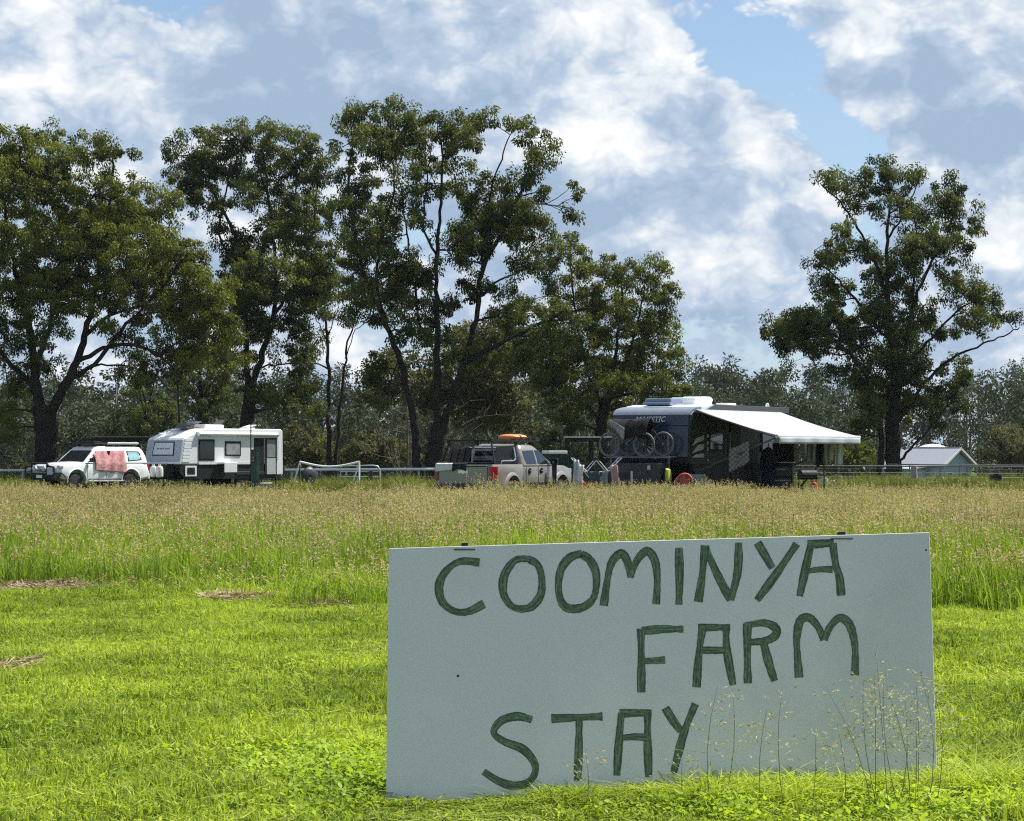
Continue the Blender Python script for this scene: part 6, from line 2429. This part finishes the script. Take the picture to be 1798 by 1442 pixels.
WOODG = mat('weathered_timber', (0.26, 0.24, 0.21), 0.9, var=0.3, scale=5, dirt=((0.14, 0.12, 0.1), 0.5))
rail_fence('rail_fence', 'white pipe rail fence between the pipe frame and silver ute', 500, 800, 104, 104, .86, (512, 556, 608, 668, 735, 790), VWHITE, .06, postm=STEEL, wires=(.3, .55))
rail_fence('rail_fence', 'white pipe rail beside the massive forked gum', -60, 150, 116, 116, .76, (-30, 40, 110), VWHITE, .05, postm=STEEL)
rail_fence('mesh_fence', 'grey pipe and wire fence beyond the awning', 1385, 1860, 100, 97, .95, (1437, 1475, 1530, 1553, 1630, 1655, 1702, 1742, 1800), mat('dull_pipe', (0.16, 0.16, 0.165), 0.6, metal=.3), .028, postm=mat('dull_pipe', (0, 0, 0)), prad=.03, wires=(.15, .32, .5, .68, .84))
rail_fence('mesh_fence', 'dark pipe rail fence behind the wire fence near the house', 1560, 1860, 110, 103, .98, (1600, 1690, 1780), mat('dull_pipe', (0, 0, 0)), .03, postm=mat('dull_pipe', (0, 0, 0)), prad=.03)


def build_yard():
    for (px, d, h, rr, lab) in [(1605, 98, .98, .13, 'thick weathered timber post in the wire fence near the lone gum'), (1448, 86, .62, .13, 'pale round stump post beside the camp barbecue'), (1462, 87, .52, .10, 'shorter pale stump post behind the camp barbecue')]:
        r = thing('timber_post', lab, 'post', gp(px, d))
        g = MB().tube([(0, 0, -.1), (0.01, 0, h * .5), (0, .01, h)], [rr * 1.05, rr, rr * .95], 10)
        g.build('post_body', WOODG if px > 1500 else mat('pale_post', (0.40, 0.38, 0.34), 0.9, var=0.2), r, smooth=True, angle=50)
        g = MB().lathe([(rr * .9, h), (rr * .7, h + .02), (.01, h + .025)], 10)
        g.build('post_top', WOODG, r)
    r = thing('letter_box', 'dark letter box on a post in the wire fence', 'letter box', gp(1748, 95))
    g = MB().tube([(0, 0, 0), (0, 0, .42)], .03, 6)
    g.build('post_body', WOODG, r)
    g = MB().prism([(-.22, .40), (.22, .40), (.22, .62), (.0, .70), (-.22, .62)], -.15, .15, 'xz')
    g.build('box', BLACK, r, bevel=.01)
    # open shelters
    for (px0, px1, d, z0, th, col, lab, dep) in [(160, 300, 128, 2.22, .22, 'dark_roof', 'flat dark shelter roof on posts behind the white four-wheel drive', 2.6), (994, 1085, 112, 2.02, .24, 'white_roof', 'open shelter with white roof edge beside the dark caravan', 2.8)]:
        a, b = Vector(gp(px0, d)), Vector(gp(px1, d))
        c = (a + b) / 2
        w = (b - a).length
        gzc = gzf(c.x, c.y)
        r = thing('shelter', lab, 'shelter', (c.x, c.y, gzc))
        top = 2.40 - gzc if px0 < 500 else 2.28 - gzc
        g = MB().box((0, dep / 2, top - .03), (w + .1, dep + .2, .06))
        g.build('roof', mat('shed_white', (0.62, 0.63, 0.64), 0.5) if px0 > 500 else mat('shed_brown', (0.20, 0.18, 0.16), 0.7), r)
        g = MB().box((0, .02, top - .15), (w, .05, .18)).box((0, dep, top - .15), (w, .05, .18))
        g.build('beam', BLACK, r)
        xs = np.linspace(-w / 2 + .08, w / 2 - .08, 3)
        for k, x in enumerate(xs):
            for y in (.05, dep - .05):
                g = MB().box((x, y, (top - .24) / 2), (.15, .12, top - .24))
                g.build('post', BLACK, r)
        if px0 > 500:
            g = MB().box((0, dep - .1, .45), (w, .05, .9))
            g.build('back_rail', DGREY, r)
    c = gp(977, 100)
    r = thing('storage_trailer', 'dark green enclosed trailer with white roof beyond the ute bonnet', 'trailer', c, R(12))
    r.scale = (.8, .8, .95)
    g = MB().box((0, 0, 1.06), (.95, 1.6, 1.05))
    g.build('box_body', mat('bottle_green', (0.008, 0.020, 0.016), 0.6, spec=0.3), r, bevel=.03)
    g = MB().box((-.1, 0, 1.66), (1.0, 1.64, .14))
    g.build('roof', VWHITE, r, bevel=.03)
    for s in (-1, 1):
        wheel(r, 0, s * .88, .30, .30, .18, s, DGREY)
    g = MB().tube([(.5, 0, .5), (1.4, 0, .5)], .04, 6).box((0, 0, .48), (.9, 1.5, .10))
    g.build('drawbar', BLACK, r)


build_yard()


def build_house():
    d = 300.0
    g0 = P(1680, 800, d)
    base = Vector((g0.x, d, gzf(g0.x, d)))
    be = R(44)
    gn = Vector((math.sin(be), -math.cos(be), 0))      # the gable end looks this way
    r = thing('house', 'pale blue house with grey metal gable roof beyond the fence', 'house', tuple(base), math.atan2(gn.y, gn.x))
    w, L, ze, zr = 7.0, 9.0, -.10 - base.z, 2.08 - base.z
    BLUE = mat('pale_blue_boards', (0.33, 0.42, 0.56), 0.7, var=0.06)
    ROOF = mat('grey_metal_roof', (0.35, 0.365, 0.40), 0.4, metal=.2, var=0.06)
    TRIM = mat('white_trim', (0.68, 0.69, 0.70), 0.5)
    hw = w / 2
    g = MB()
    g.prism([(-hw + .3, 0), (hw - .3, 0), (hw - .3, ze - .02), (0, zr - .25), (-hw + .3, ze - .02)], 0, -L, 'yz')
    g.build('wall', BLUE, r)
    for s in (1, -1):
        g = MB()
        a = math.atan2(zr - ze, hw)
        c = Vector((-L / 2 + .2, s * hw / 2, (zr + ze) / 2 + .02))
        g.box(c, (L + .9, hw / math.cos(a) + .3, .10), Matrix.Rotation(-s * a, 3, 'X'))
        rf = g.build('roof', ROOF, r)
        for k in range(22):                             # standing seams
            x = -L + .1 + k * (L + .5) / 21
            g = MB().box((x, c.y, c.z), (.05, hw / math.cos(a) + .28, .16), Matrix.Rotation(-s * a, 3, 'X'))
            g.build('roof_seam', ROOF, rf)
        g = MB().box((.68, s * hw / 2, (zr + ze) / 2 - .03), (.06, hw / math.cos(a) + .30, .26), Matrix.Rotation(-s * a, 3, 'X'))
        g.build('barge_board', TRIM, r)
    for k in range(9):
        z = .3 + k * .3
        g = MB().box((.02, 0, z), (.03, w - .64, .05))
        g.build('weatherboard', BLUE, r)
    for y in (-1.6, 1.5):
        g = MB().box((.03, y, 1.7), (.06, 1.2, 1.2))
        wn = g.build('window', TRIM, r)
        g = MB().box((.065, y, 1.7), (.02, 1.0, 1.0))
        g.build('pane', GLASS, wn)
    # lower wing
    g = MB().box((-4.2, -5.3, 1.3), (4.2, 3.6, 2.6))
    g.build('wing_wall', BLUE, r)
    g = MB().prism([(-7.3, 2.55), (-3.2, 2.95), (-2.9, 3.1), (-3.0, 3.2), (-7.4, 2.68)], -6.6, -1.8, 'yz')
    g.build('wing_roof', ROOF, r)
    t = thing('water_tank', 'pale domed water tank behind the house roof', 'water tank', gp(1637, 316))
    tz = t.location.z
    g = MB().lathe([(1.8, 0), (1.8, 5.35), (1.7, 5.5), (1.0, 5.75), (.1, 5.85)], 28)
    g.build('tank', mat('tank_white', (0.62, 0.64, 0.64), 0.5), t, smooth=True, angle=35)


build_house()

# ------------------------------------------------------------------ thin summer haze
def build_haze():
    g = MB()
    lo, hi = Vector((-2600, -60, -5.0)), Vector((2600, 4100, 22.0))
    g.box((lo + hi) / 2, hi - lo)
    m = bpy.data.materials.new('haze_air')
    m.use_nodes = True
    t = m.node_tree
    t.nodes.clear()
    out = t.nodes.new('ShaderNodeOutputMaterial')
    v = t.nodes.new('ShaderNodeVolumePrincipled')
    v.inputs['Color'].default_value = (0.80, 0.88, 1.0, 1)
    v.inputs['Density'].default_value = 0.00006
    v.inputs['Anisotropy'].default_value = 0.2
    t.links.new(v.outputs[0], out.inputs['Volume'])
    o = g.build('haze', m)
    tag(o, 'thin summer haze over the paddock', 'haze', kind='stuff')


build_haze()
